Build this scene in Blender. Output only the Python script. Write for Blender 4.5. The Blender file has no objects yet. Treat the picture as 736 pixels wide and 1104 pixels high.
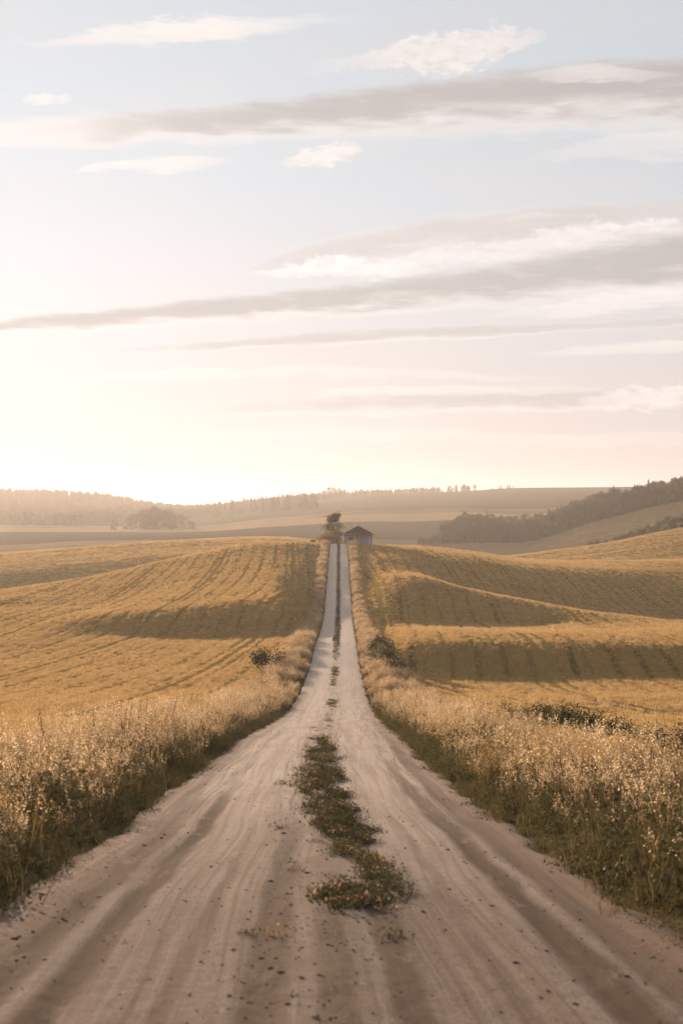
import bpy, bmesh, math, random
import numpy as np
from mathutils import Vector, Matrix

R = math.radians
rng = np.random.default_rng(7)
random.seed(7)
scene = bpy.context.scene
COL = scene.collection

# ------------------------------------------------------------------ camera
F_PX = 1104 * 50 / 36.0           # focal length of the photograph in its pixels
HORIZON = 568.0                   # photograph row of the true horizon
EYE = 1.55                        # eye height above the road
cam_d = bpy.data.cameras.new("camera")
cam = bpy.data.objects.new("camera", cam_d)
COL.objects.link(cam)
cam.location = (0, 0, EYE)
cam.rotation_euler = (R(90) + math.atan(16 / F_PX), 0, 0)
cam_d.sensor_fit = 'VERTICAL'
cam_d.sensor_height = 36
cam_d.sensor_width = 24
cam_d.lens = 50
cam_d.clip_start = 0.1
cam_d.clip_end = 30000
cam_d.dof.use_dof = True
cam_d.dof.focus_distance = 70
cam_d.dof.aperture_fstop = 3.2
scene.camera = cam

SUN_AZ, SUN_EL = -18.0, 7.0       # degrees, azimuth from the view direction (+Y), left is negative

# ------------------------------------------------------------------ helpers: tagging
def tag(o, label=None, cat=None, group=None, kind=None):
    if label: o['label'] = label
    if cat: o['category'] = cat
    if group: o['group'] = group
    if kind: o['kind'] = kind
    return o

def empty(name, loc, rz=0.0):
    o = bpy.data.objects.new(name, None)
    o.empty_display_size = 0.3
    o.location = loc
    o.rotation_euler = (0, 0, rz)
    COL.objects.link(o)
    return o

def np_mesh(name, V, Fs, mats=None, midx=None, smooth=False, attrs=None):
    """mesh from arrays; Fs is a list of (n,k) face index arrays"""
    me = bpy.data.meshes.new(name)
    V = np.asarray(V, dtype=np.float32)
    me.vertices.add(len(V))
    me.vertices.foreach_set('co', V.ravel())
    loops = np.concatenate([f.ravel() for f in Fs]).astype(np.int32)
    sizes = np.concatenate([np.full(len(f), f.shape[1], dtype=np.int32) for f in Fs])
    me.loops.add(len(loops))
    me.loops.foreach_set('vertex_index', loops)
    me.polygons.add(len(sizes))
    starts = np.concatenate([[0], np.cumsum(sizes)[:-1]]).astype(np.int32)
    me.polygons.foreach_set('loop_start', starts)
    if mats:
        for m in mats: me.materials.append(m)
    if midx is not None:
        me.polygons.foreach_set('material_index', np.asarray(midx, dtype=np.int32))
    me.polygons.foreach_set('use_smooth', np.full(len(sizes), smooth))
    if attrs:
        for k, a in attrs.items():
            a = np.asarray(a, dtype=np.float32)
            if a.ndim == 1:
                at = me.attributes.new(k, 'FLOAT', 'POINT'); at.data.foreach_set('value', a)
            else:
                at = me.attributes.new(k, 'FLOAT_COLOR', 'POINT'); at.data.foreach_set('color', a.ravel())
    me.update(calc_edges=True)
    me.validate()
    return me

def link(name, me, parent=None):
    o = bpy.data.objects.new(name, me)
    COL.objects.link(o)
    if parent is not None: o.parent = parent
    return o

# ------------------------------------------------------------------ helpers: nodes
class NT:
    def __init__(self, tree):
        self.t = tree; self.n = tree.nodes; self.l = tree.links
    def new(self, typ, **kw):
        nd = self.n.new(typ)
        for k, v in kw.items(): setattr(nd, k, v)
        return nd
    def put(self, sock, v):
        if isinstance(v, bpy.types.NodeSocket): self.l.new(v, sock)
        elif v is not None:
            if hasattr(sock.default_value, '__len__') and not hasattr(v, '__len__'): v = (v, v, v)
            if hasattr(sock.default_value, '__len__') and len(sock.default_value) == 4 and len(v) == 3: v = (*v, 1)
            sock.default_value = v
    def m(self, op, a, b=None, c=None, clamp=False):
        nd = self.new('ShaderNodeMath', operation=op, use_clamp=clamp)
        for s, v in zip(nd.inputs, (a, b, c)): self.put(s, v)
        return nd.outputs[0]
    def vm(self, op, a, b=None):
        nd = self.new('ShaderNodeVectorMath', operation=op)
        self.put(nd.inputs[0], a)
        if b is not None:
            if op == 'SCALE': self.put(nd.inputs['Scale'], b)
            else: self.put(nd.inputs[1], b)
        return nd.outputs[0]
    def sep(self, v):
        nd = self.new('ShaderNodeSeparateXYZ'); self.put(nd.inputs[0], v); return nd.outputs
    def comb(self, x=0.0, y=0.0, z=0.0):
        nd = self.new('ShaderNodeCombineXYZ')
        for s, v in zip(nd.inputs, (x, y, z)): self.put(s, v)
        return nd.outputs[0]
    def mix(self, f, a, b, blend='MIX', clamp=False):
        nd = self.new('ShaderNodeMix', data_type='RGBA', blend_type=blend)
        nd.clamp_factor = True
        self.put(nd.inputs[0], f); self.put(nd.inputs[6], a); self.put(nd.inputs[7], b)
        return nd.outputs[2]
    def noise(self, vec, scale=1.0, detail=3.0, rough=0.55, dist=0.0, dim='3D'):
        nd = self.new('ShaderNodeTexNoise', noise_dimensions=dim)
        self.put(nd.inputs['Vector'], vec); self.put(nd.inputs['Scale'], scale)
        self.put(nd.inputs['Detail'], detail); self.put(nd.inputs['Roughness'], rough)
        self.put(nd.inputs['Distortion'], dist)
        return nd.outputs['Fac']
    def ss(self, x, a, b, o0=0.0, o1=1.0):
        nd = self.new('ShaderNodeMapRange', interpolation_type='SMOOTHSTEP')
        self.put(nd.inputs['Value'], x)
        for k, v in (('From Min', a), ('From Max', b), ('To Min', o0), ('To Max', o1)): self.put(nd.inputs[k], v)
        return nd.outputs[0]
    def lin(self, x, a, b, o0=0.0, o1=1.0):
        nd = self.new('ShaderNodeMapRange'); nd.clamp = True
        self.put(nd.inputs['Value'], x)
        for k, v in (('From Min', a), ('From Max', b), ('To Min', o0), ('To Max', o1)): self.put(nd.inputs[k], v)
        return nd.outputs[0]
    def curve(self, x, pts, x0, x1, y0, y1):
        """piecewise curve through (x, y) points, given in real units"""
        nd = self.new('ShaderNodeFloatCurve')
        t = self.lin(x, x0, x1)
        self.put(nd.inputs['Value'], t)
        cm = nd.mapping; c = cm.curves[0]
        P = [((px - x0) / (x1 - x0), (py - y0) / (y1 - y0)) for px, py in pts]
        while len(c.points) < len(P): c.points.new(0.5, 0.5)
        for p, q in zip(c.points, P): p.location = q; p.handle_type = 'AUTO'
        cm.use_clip = False
        cm.update()
        return self.lin(nd.outputs[0], 0.0, 1.0, y0, y1)

def material(name):
    m = bpy.data.materials.new(name)
    m.use_nodes = True
    m.node_tree.nodes.clear()
    return m, NT(m.node_tree)

def finish(nt, shader, disp=None):
    o = nt.new('ShaderNodeOutputMaterial')
    nt.l.new(shader, o.inputs['Surface'])

def bump(nt, h, dist=0.1, strength=1.0):
    b = nt.new('ShaderNodeBump'); nt.put(b.inputs['Height'], h)
    b.inputs['Distance'].default_value = dist; b.inputs['Strength'].default_value = strength
    return b.outputs[0]

def principled(nt, col, rough=0.9, normal=None, spec=0.2, **kw):
    p = nt.new('ShaderNodeBsdfPrincipled')
    nt.put(p.inputs['Base Color'], col); nt.put(p.inputs['Roughness'], rough)
    nt.put(p.inputs['Specular IOR Level'], spec)
    if normal is not None: nt.l.new(normal, p.inputs['Normal'])
    return p.outputs[0]

def leafy(nt, col, trans=0.4, tcol=None, rough=0.8, spec=0.15):
    d = principled(nt, col, rough, spec=spec)
    t = nt.new('ShaderNodeBsdfTranslucent'); nt.put(t.inputs[0], tcol if tcol is not None else col)
    mx = nt.new('ShaderNodeMixShader'); mx.inputs[0].default_value = trans
    nt.l.new(d, mx.inputs[1]); nt.l.new(t.outputs[0], mx.inputs[2])
    return mx.outputs[0]

def plain(name, col, rough=0.9, var=0.15, scale=3.0, spec=0.2):
    m, nt = material(name)
    tc = nt.new('ShaderNodeTexCoord').outputs['Object']
    n = nt.noise(tc, scale, 4)
    c = nt.mix(n, tuple(x * (1 - var * 1.6) for x in col), tuple(min(1, x * (1 + var * 1.6)) for x in col))
    finish(nt, principled(nt, c, rough, bump(nt, n, 0.02, 0.6), spec))
    return m

def leaf_material(name, dark, light, trans=0.35, objvar=0.25):
    m, nt = material(name)
    tc = nt.new('ShaderNodeTexCoord').outputs['Object']
    n = nt.noise(tc, 0.9, 2)
    oi = nt.new('ShaderNodeObjectInfo').outputs['Random']
    gr = nt.new('ShaderNodeNewGeometry').outputs['Random Per Island']
    f = nt.m('ADD', nt.m('MULTIPLY', n, 0.5), nt.m('MULTIPLY', gr, 0.5))
    c = nt.mix(nt.lin(f, 0.2, 0.8), dark, light)
    c = nt.mix(1.0, c, nt.lin(oi, 0, 1, 1 - objvar, 1 + objvar), 'MULTIPLY')
    finish(nt, leafy(nt, c, trans))
    return m

# ------------------------------------------------------------------ terrain
def pchip(x, y, xq):
    x = np.asarray(x, float); y = np.asarray(y, float)
    h = np.diff(x); d = np.diff(y) / h
    m = np.zeros_like(y)
    s = d[:-1] * d[1:] > 0
    w1 = 2 * h[1:] + h[:-1]; w2 = h[1:] + 2 * h[:-1]
    with np.errstate(divide='ignore', invalid='ignore'):
        mm = (w1 + w2) / (w1 / d[:-1] + w2 / d[1:])
    m[1:-1] = np.where(s, mm, 0)
    m[0] = d[0]; m[-1] = d[-1]
    i = np.clip(np.searchsorted(x, xq) - 1, 0, len(x) - 2)
    t = (xq - x[i]) / h[i]
    t2 = t * t; t3 = t2 * t
    r = (2*t3 - 3*t2 + 1) * y[i] + (t3 - 2*t2 + t) * h[i] * m[i] + (-2*t3 + 3*t2) * y[i+1] + (t3 - t2) * h[i] * m[i+1]
    r = np.where(xq < x[0], y[0] + m[0] * (xq - x[0]), r)
    r = np.where(xq > x[-1], y[-1], r)
    return r

def sstep(a, b, x):
    t = np.clip((x - a) / (b - a), 0, 1)
    return t * t * (3 - 2 * t)

# survey of the road: distance, level below the eye (from the row it is seen at), centre, half width
ROAD = np.array([
    (9.5, 1000, 4.59), (16, 900, 4.57), (20.5, 866, 4.59), (26, 838, 4.58), (31.5, 818, 4.54), (38.5, 800, 4.55),
    (46, 789, 4.5), (60, 777, 4.4), (72, 768.5, 4.4), (95, 746, 4.15), (110, 730, 4.15), (125, 716, 4.1),
    (148, 693.5, 4.0), (163, 686, 3.95), (200, 668, 3.9), (240, 640, 3.9), (280, 614, 3.9), (320, 595, 3.9), (345, 586.5, 3.9)])
rd_d = ROAD[:, 0]
rd_z = -(ROAD[:, 1] - HORIZON) / F_PX * rd_d
RD = np.concatenate([[-400, -120, -50, -20, 0], rd_d, [400, 520, 700, 6000]])
RZ = np.concatenate([[4.0, 4.0, 2.8, 0.75, -1.55], rd_z, [-6.0, -9.0, -12.5, -20]])
def zroad(y): return pchip(RD, RZ, np.asarray(y, float)) + EYE
def xroad(y):
    return pchip([-400, 0, 9.5, 16, 26, 38, 60, 125, 190, 320, 420, 6000], [0, 0, -.17, -.28, -.48, -.54, -.57, -.57, -.5, -.65, -.9, -.9], np.asarray(y, float))
def hwroad(y):
    return 0.5 * pchip(np.concatenate([[-400], rd_d, [6000]]), np.concatenate([[4.6], ROAD[:, 2], [3.9]]), np.asarray(y, float))
def vwidth(y):
    return pchip([-400, 20, 60, 110, 200, 6000], [3.7, 3.7, 3.6, 2.9, 1.8, 1.7], np.asarray(y, float))

# survey of the fields: for twenty features per bearing (foot and head of each fold, crests, dips), distance and row
SURVEY = {
 -320: [(60,780),(85,760),(140,716),(168,696),(185,686),(200,678),(215,671),(230,666),(250,663),(350,668),(420,640),(540,612),(640,608),(800,594),(1000,582),(1250,570),(1600,558),(1900,543),(2300,528),(3000,575)],
 -120: [(60,779),(85,757),(140,709),(173,685),(189,674),(204,665),(218,658),(234,652),(254,647),(365,655),(425,625),(540,603),(640,603),(800,592),(1000,581),(1250,569),(1600,559),(1900,545),(2300,530),(3000,575)],
 0:    [(60,778),(85,753),(142,704),(176,678),(192,666),(208,657),(222,649),(238,642),(258,637),(380,645),(425,615),(540,596),(640,597),(800,590),(1000,580),(1250,569),(1600,560),(1900,547),(2300,533),(3000,575)],
 100: [(60,778),(85,752),(162,690),(181,664),(205,656),(225,647),(245,637),(262,629),(285,621),(380,632),(430,606),(540,589),(640,591),(800,585),(1000,578),(1250,570),(1600,560),(1900,550),(2300,537),(3000,575)],
 200: [(60,778),(85,752),(164,692),(185,654.5),(215,640),(240,630),(265,619),(290,609),(318,600),(400,604),(440,594),(540,582),(640,586),(800,583),(1000,577),(1250,571),(1600,560),(1900,555),(2250,551),(3000,575)],
 290: [(60,778),(90,748),(161,690),(185,647),(215,634),(240,621),(265,609.5),(295,598),(330,584.5),(400,590),(460,587),(540,578.5),(640,584),(800,582),(1000,574),(1250,563),(1600,552),(1900,547),(2200,544),(3000,575)],
 340: [(60,778),(90,750),(146,698),(168,675),(204,662),(240,637),(275,614),(305,599),(335,585),(410,591),(490,590),(560,582),(660,587),(800,583),(1000,573),(1250,559),(1600,548),(1900,542),(2200,538),(3000,575)],
 366: [(60,777),(75,767),(112,728),(140,700),(164,686),(200,668),(240,640),(282,613),(340,586.5),(420,593),(520,595),(600,590),(680,590),(800,583),(1000,572),(1250,556),(1600,545),(1900,539),(2200,536),(3000,575)],
 395: [(60,777),(78,766),(115,729),(135,704),(188,675),(245,630),(275,614),(305,600),(345,587.5),(420,596),(520,598),(600,592),(680,592),(800,584),(1000,572),(1300,552),(1600,545),(1900,537),(2200,534),(3000,575)],
 440: [(60,775),(85,755),(127,727),(138,692),(203,672),(242,621),(275,616.5),(312,597),(365,588.5),(440,597),(520,600),(600,596),(700,594),(800,586),(1000,573),(1300,551),(1600,544),(1900,536),(2200,532),(3000,575)],
 500: [(60,775),(85,756),(126,730),(137,692),(208,672),(236,635),(270,633),(318,603.5),(385,593.5),(450,603),(510,604),(600,601),(700,598),(790,588),(1000,571),(1300,550),(1600,542),(1900,533),(2200,530),(3000,575)],
 560: [(60,776),(85,757),(125,730),(136,693),(208,672),(228,647),(272,646),(328,611),(395,601.5),(455,609),(490,606),(540,599),(640,600),(800,586),(1000,574),(1300,552),(1600,538),(1900,530),(2200,526.5),(3000,575)],
 640: [(60,778),(85,758),(123,729),(134,693),(203,671.5),(216,660.5),(275,661),(335,616),(395,605),(445,606),(485,598),(560,588),(650,589),(820,563),(1000,552),(1300,545),(1600,535),(1900,528),(2200,526),(3000,575)],
 736: [(60,780),(85,760),(121,728),(133,696),(198,671),(208,668.5),(270,669),(340,620),(385,605),(430,603),(478,588),(560,569),(640,572),(820,540),(1000,531),(1300,530),(1600,528),(1900,526),(2200,524),(3000,575)],
 900:  [(60,782),(85,763),(119,729),(133,700),(198,672),(212,666),(235,655),(310,622),(395,604),(435,599),(485,573),(560,548),(640,552),(820,515),(1000,506),(1300,508),(1600,510),(1900,512),(2200,514),(3000,575)],
 1100: [(60,785),(85,766),(119,732),(133,704),(200,674),(215,668),(240,656),(310,622),(395,604),(435,597),(490,566),(560,540),(640,545),(820,505),(1000,496),(1300,500),(1600,505),(1900,508),(2200,512),(3000,575)],
}
sv_x = np.array(sorted(SURVEY))
sv_u = (sv_x - 368) / F_PX
sv = np.array([SURVEY[k] for k in sv_x], float)            # bearing, feature, (d,row)
sv_z = -(sv[:, :, 1] - HORIZON) / F_PX * sv[:, :, 0] + EYE
UG = np.linspace(sv_u[0], sv_u[-1], 420)
LG = np.linspace(math.log(30), math.log(6000), 1500)
YG = np.exp(LG)
kd = np.stack([pchip(sv_u, sv[:, k, 0], UG) for k in range(20)], 1)
kz = np.stack([pchip(sv_u, sv_z[:, k], UG) for k in range(20)], 1)
TAB = np.zeros((len(UG), len(YG)))
for i in range(len(UG)):
    x = np.concatenate([[30, 45], kd[i], [4200, 6000]])
    y = np.concatenate([zroad([30, 45]), kz[i], [-30, -30]])
    TAB[i] = pchip(x, y, YG)

def wob(x, y):
    return (0.10 * np.sin(x * .11 + 1.3 * np.sin(y * .043)) * np.sin(y * .083 + 1.7 * np.sin(x * .05)) +
            0.22 * np.sin(x * .031 + y * .021 + 2 * np.sin(y * .011)) * np.sin(y * .027 - x * .013))

def height(x, y, bank=True):
    x = np.asarray(x, float); y = np.asarray(y, float)
    yy = np.maximum(y, 30.0)
    u = np.clip(x / yy, UG[0], UG[-1])
    fi = (u - UG[0]) / (UG[1] - UG[0]); fj = (np.log(yy) - LG[0]) / (LG[1] - LG[0])
    i = np.clip(fi.astype(int), 0, len(UG) - 2); j = np.clip(fj.astype(int), 0, len(LG) - 2)
    a = fi - i; b = np.clip(fj - j, 0, 1)
    zt = (TAB[i, j] * (1-a) * (1-b) + TAB[i+1, j] * a * (1-b) + TAB[i, j+1] * (1-a) * b + TAB[i+1, j+1] * a * b)
    zr = zroad(y)
    z = zr + (zt - zr) * sstep(40, 66, y)
    s = np.abs(x - xroad(y)); hw = hwroad(y); vw = vwidth(y)
    near = sstep(hw + vw + 4.5, hw + vw * 0.6, s) * sstep(520, 380, y)
    z = z + (zr - z) * near
    z = z + wob(x, y) * (1 - near) * sstep(45, 90, y) * np.where(y < 700, 1, 0.3)
    if bank:
        on = sstep(460, 400, y)
        z = z - 0.09 * sstep(hw + 0.25, hw - 0.15, s) * on                      # bed under the road sheet
        z = z + 0.14 * sstep(hw, hw + 1.3, s) * sstep(hw + vw + 1.5, hw + vw - .6, s) * on   # grassy bank
    return z

def at(px, d, dz=0.0):
    """the place on the ground seen in photograph column px at distance d"""
    x = (px - 368) / F_PX * d
    return Vector((x, d, float(height(x, d)) + dz))

# ------------------------------------------------------------------ materials of the ground
def ground_material():
    m, nt = material("field_ground")
    P = nt.new('ShaderNodeNewGeometry').outputs['Position']
    x, y, z = nt.sep(P)
    def attr(n):
        a = nt.new('ShaderNodeAttribute'); a.attribute_name = n
        return a.outputs['Fac']
    v = attr('verge')                                # 0 at the road edge, 1 where the crop begins
    n_big = nt.noise(P, 0.012, 3); n_mid = nt.noise(P, 0.11, 4, 0.6); n_fine = nt.noise(P, 2.2, 4, 0.65)
    n_row = nt.noise(nt.vm('MULTIPLY', P, (0.9, 0.16, 0.3)), 1.0, 4, 0.65)     # drilling rows run along the road
    n_lodge = nt.noise(nt.vm('MULTIPLY', P, (0.05, 0.30, 0.3)), 1.0, 4, 0.65, 0.6)   # lodged and windblown swathes
    gold = nt.mix(nt.lin(n_mid, .3, .7), (0.200, 0.122, 0.038), (0.280, 0.175, 0.060))
    gold = nt.mix(nt.ss(n_lodge, .45, .72, 0, .6), gold, (0.16, 0.100, 0.034))
    gold = nt.mix(nt.ss(n_row, .50, .75, 0, .35), gold, (0.15, 0.092, 0.034))
    gold = nt.mix(nt.ss(n_big, .45, .65, 0, .35), gold, (0.22, 0.155, 0.06))
    # tramlines: pairs of wheel tracks every 11 m, wandering a little
    xt = nt.m('ADD', x, nt.m('MULTIPLY', nt.m('SINE', nt.m('MULTIPLY', y, 0.021)), 1.8))
    near_right = nt.m('MULTIPLY', nt.ss(x, 3, 6), nt.ss(nt.m('ADD', y, nt.m('MULTIPLY', nt.m('SUBTRACT', n_mid, .5), 40)), 86, 104, 1, 0))  # browner ground on the near right side
    gold = nt.mix(nt.m('MULTIPLY', near_right, .7), gold, nt.mix(n_fine, (0.085, 0.055, 0.028), (0.15, 0.100, 0.048)))
    def rows(per, w0, w1):
        q = nt.m('ABSOLUTE', nt.m('SUBTRACT', nt.m('MULTIPLY', nt.m('FRACT', nt.m('DIVIDE', xt, per)), per), per / 2))
        return nt.ss(q, w0, w1, 1, 0)
    lines = nt.m('MULTIPLY', rows(2.4, .06, .36), nt.lin(nt.noise(nt.vm('MULTIPLY', P, (.35, .012, 0)), 1.0, 2), .35, .65, .1, .8))
    strong = rows(14.4, .10, .40)
    tr = nt.m('MAXIMUM', lines, strong)
    tr = nt.m('MULTIPLY', tr, nt.lin(y, 345, 420, 1, .35))
    gold = nt.mix(nt.m('MULTIPLY', tr, .85), gold, (0.085, 0.056, 0.026))
    # crops farther out, mown and drilled along the contour
    cont = nt.noise(nt.vm('MULTIPLY', P, (.012, .22, .9)), 1.0, 4, .6, .3)
    gold = nt.mix(nt.m('MULTIPLY', nt.ss(cont, .48, .60, 0, .55), nt.lin(y, 380, 430)), gold, (0.115, 0.075, 0.030))
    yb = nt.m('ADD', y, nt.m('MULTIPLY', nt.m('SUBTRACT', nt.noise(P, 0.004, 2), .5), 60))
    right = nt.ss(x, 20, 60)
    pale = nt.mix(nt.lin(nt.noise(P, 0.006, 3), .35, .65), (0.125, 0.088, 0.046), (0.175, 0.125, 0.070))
    pale = nt.mix(nt.ss(x, 0, -30), pale, (0.27, 0.195, 0.115))  # left fields lightened in colour to make up for missing sunlight
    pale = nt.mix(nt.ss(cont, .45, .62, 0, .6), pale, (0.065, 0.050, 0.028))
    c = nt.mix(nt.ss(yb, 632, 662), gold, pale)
    green = nt.mix(n_mid, (0.040, 0.034, 0.020), (0.062, 0.052, 0.030))
    c = nt.mix(nt.m('MULTIPLY', nt.ss(yb, 830, 870), nt.ss(yb, 1150, 1120)), c, green)
    c = nt.mix(nt.m('MULTIPLY', nt.ss(yb, 1120, 1150), nt.ss(yb, 1270, 1240)), c, (0.30, 0.195, 0.10))  # sunlit stripe across the far field, put into the colour
    c = nt.mix(nt.m('MULTIPLY', nt.ss(yb, 1330, 1380), nt.ss(x, 60, -40)), c, (0.06, 0.060, 0.032))
    c = nt.mix(nt.m('MULTIPLY', nt.ss(yb, 1330, 1380), nt.ss(x, -40, 60)), c, nt.mix(n_big, (0.045, 0.037, 0.022), (0.075, 0.058, 0.034)))
    # floor of the hillside wood on the right
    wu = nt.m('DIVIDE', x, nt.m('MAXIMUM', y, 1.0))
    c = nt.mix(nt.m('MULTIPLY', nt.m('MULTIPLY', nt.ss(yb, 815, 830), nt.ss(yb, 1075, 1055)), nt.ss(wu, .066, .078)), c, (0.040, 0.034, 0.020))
    # grassy verge
    vg = nt.mix(nt.lin(n_fine, .35, .7), (0.045, 0.040, 0.018), (0.11, 0.080, 0.040))
    vg = nt.mix(nt.ss(nt.m('ADD', v, nt.m('MULTIPLY', n_fine, .25)), 0.04, 0.18, 1, 0), vg, (0.17, 0.112, 0.078))
    c = nt.mix(nt.m('MULTIPLY', nt.ss(nt.m('ADD', v, nt.m('MULTIPLY', nt.m('SUBTRACT', n_mid, .5), .5)), .95, 1.15, 1, 0), nt.lin(y, 440, 480, 1, 0)), c, vg)
    h = nt.m('ADD', nt.m('MULTIPLY', n_fine, .5), nt.m('ADD', nt.m('MULTIPLY', n_row, .7), nt.m('MULTIPLY', n_mid, .6)))
    h = nt.m('SUBTRACT', h, nt.m('MULTIPLY', tr, 1.2))
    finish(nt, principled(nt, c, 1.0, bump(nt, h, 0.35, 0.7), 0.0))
    return m

def road_material():
    m, nt = material("chalk_gravel")
    P = nt.new('ShaderNodeNewGeometry').outputs['Position']
    x, y, z = nt.sep(P)
    a = nt.new('ShaderNodeAttribute'); a.attribute_name = 'lat'
    s = a.outputs['Fac']                              # metres from the middle of the road
    Q = nt.comb(s, y, 0.0)
    streak = nt.noise(nt.vm('MULTIPLY', Q, (4.5, 0.10, 1)), 1.0, 5, 0.6)
    fine = nt.noise(Q, 9.0, 6, 0.7)
    grit = nt.noise(Q, 55.0, 4, 0.7)
    patch = nt.noise(nt.vm('MULTIPLY', Q, (0.9, 0.35, 1)), 1.0, 4, 0.6)
    c = nt.mix(nt.lin(patch, .3, .7), (0.355, 0.272, 0.225), (0.490, 0.392, 0.332))
    near_dark = nt.lin(nt.m('ADD', y, nt.m('MULTIPLY', nt.m('SUBTRACT', patch, .5), 9.0)), 9.5, 25, 1, 0)  # brown earth plus lens darkening put into the colour toward the viewer
    c = nt.mix(nt.m('MULTIPLY', near_dark, .70), c, nt.mix(nt.ss(fine, .4, .6), (0.140, 0.104, 0.084), (0.100, 0.073, 0.058)))
    c = nt.mix(nt.ss(streak, .46, .60, 0, .50), c, (0.170, 0.118, 0.090))
    c = nt.mix(nt.ss(fine, .50, .64, 0, .5), c, (0.175, 0.122, 0.090))
    c = nt.mix(nt.ss(grit, .53, .63, 0, .6), c, (0.14, 0.100, 0.075))
    c = nt.mix(nt.ss(grit, .46, .36, 0, .5), c, (0.46, 0.37, 0.30))
    thin = nt.noise(nt.vm('MULTIPLY', nt.comb(nt.m('ADD', s, nt.m('MULTIPLY', nt.m('SINE', nt.m('MULTIPLY', y, .7)), .05)), y, 0.0), (15.0, 0.16, 1)), 1.0, 4, 0.6)
    c = nt.mix(nt.ss(thin, .50, .62, 0, .48), c, (0.120, 0.080, 0.058))
    c = nt.mix(nt.ss(thin, .45, .32, 0, .22), c, (0.40, 0.312, 0.250))
    for c0 in (-.95, .98):                            # packed pale wheel tracks
        f = nt.m('MULTIPLY', nt.ss(nt.m('ABSOLUTE', nt.m('SUBTRACT', s, c0)), .15, .60, 1, 0), nt.lin(y, 10, 24))
        c = nt.mix(nt.m('MULTIPLY', f, .4), c, nt.mix(nt.ss(grit, .35, .7), (0.50, 0.400, 0.332), (0.40, 0.312, 0.255)))
    # brown wheel streaks left of the middle and along the right edge
    sw = nt.m('ADD', s, nt.m('MULTIPLY', nt.m('SUBTRACT', nt.noise(nt.comb(0.0, y, 0.0), .35, 2), .5), .20))
    def rut(c0, w, amt, y0, y1):
        f = nt.ss(nt.m('ABSOLUTE', nt.m('SUBTRACT', sw, c0)), w * .35, w, 1, 0)
        f = nt.m('MULTIPLY', f, nt.lin(y, y0, y1, 1, 0))
        f = nt.m('MULTIPLY', f, nt.ss(nt.noise(nt.vm('MULTIPLY', Q, (3, .6, 1)), 1.0, 4, .7), .25, .46))
        return nt.m('MULTIPLY', f, amt)
    brown = (0.085, 0.056, 0.040)
    for args in ((-1.34, .16, 1.0, 18, 26), (-1.72, .20, .95, 14, 24), (-1.95, .12, .5, 20, 50), (1.55, .18, .9, 16, 34), (1.93, .22, .6, 30, 80), (-.28, .17, .85, 12, 20), (.10, .14, .8, 9, 13), (.46, .15, .85, 10, 16), (1.0, .08, .4, 12, 20), (-.75, .07, .4, 12, 22)):
        c = nt.mix(rut(*args), c, brown)
    # soil showing under the weeds along the crown, and dusty edges
    mid = nt.m('MULTIPLY', nt.ss(nt.m('ABSOLUTE', nt.m('SUBTRACT', sw, .02)), .12, .42, 1, 0), nt.ss(nt.noise(nt.vm('MULTIPLY', Q, (2.5, .6, 1)), 1.0, 4, .65), .40, .60))
    c = nt.mix(nt.m('MULTIPLY', mid, .6), c, (0.19, 0.14, 0.10))
    e = nt.ss(nt.m('ADD', nt.m('ABSOLUTE', s), nt.m('MULTIPLY', nt.m('SUBTRACT', fine, .5), .5)), 1.75, 2.2)
    c = nt.mix(nt.m('MULTIPLY', e, .55), c, (0.19, 0.122, 0.084))
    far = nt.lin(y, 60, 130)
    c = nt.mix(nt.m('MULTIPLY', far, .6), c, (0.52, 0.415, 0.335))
    h = nt.m('ADD', nt.m('MULTIPLY', fine, .6), nt.m('ADD', nt.m('MULTIPLY', grit, .45), nt.m('MULTIPLY', streak, .5)))
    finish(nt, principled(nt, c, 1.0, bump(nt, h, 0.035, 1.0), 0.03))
    return m

M_GROUND = ground_material()
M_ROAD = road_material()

# ------------------------------------------------------------------ the ground, one sheet
def build_ground():
    yr = np.concatenate([-np.geomspace(380, 3, 40), np.linspace(-2, 4, 13)[:-1], np.exp(np.arange(math.log(4), math.log(5600), 0.0095)), [5600]])
    uc = np.concatenate([-np.geomspace(2.4, .34, 40)[:-1], np.linspace(-.34, .34, 520), np.geomspace(.34, 2.4, 40)[1:]])
    Y = np.repeat(yr[:, None], len(uc), 1)
    X = uc[None, :] * (30 + np.abs(Y)) + xroad(Y) * np.exp(-np.abs(uc[None, :]) * 8)
    Z = height(X, Y)
    nr, nc = Y.shape
    idx = np.arange(nr * nc).reshape(nr, nc)
    Fq = np.stack([idx[:-1, :-1], idx[:-1, 1:], idx[1:, 1:], idx[1:, :-1]], -1).reshape(-1, 4)
    s = np.abs(X - xroad(Y)) - hwroad(Y)
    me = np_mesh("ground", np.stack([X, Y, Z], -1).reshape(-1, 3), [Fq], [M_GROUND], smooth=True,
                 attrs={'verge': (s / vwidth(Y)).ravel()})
    tag(link("ground", me), kind='structure')
build_ground()

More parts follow.
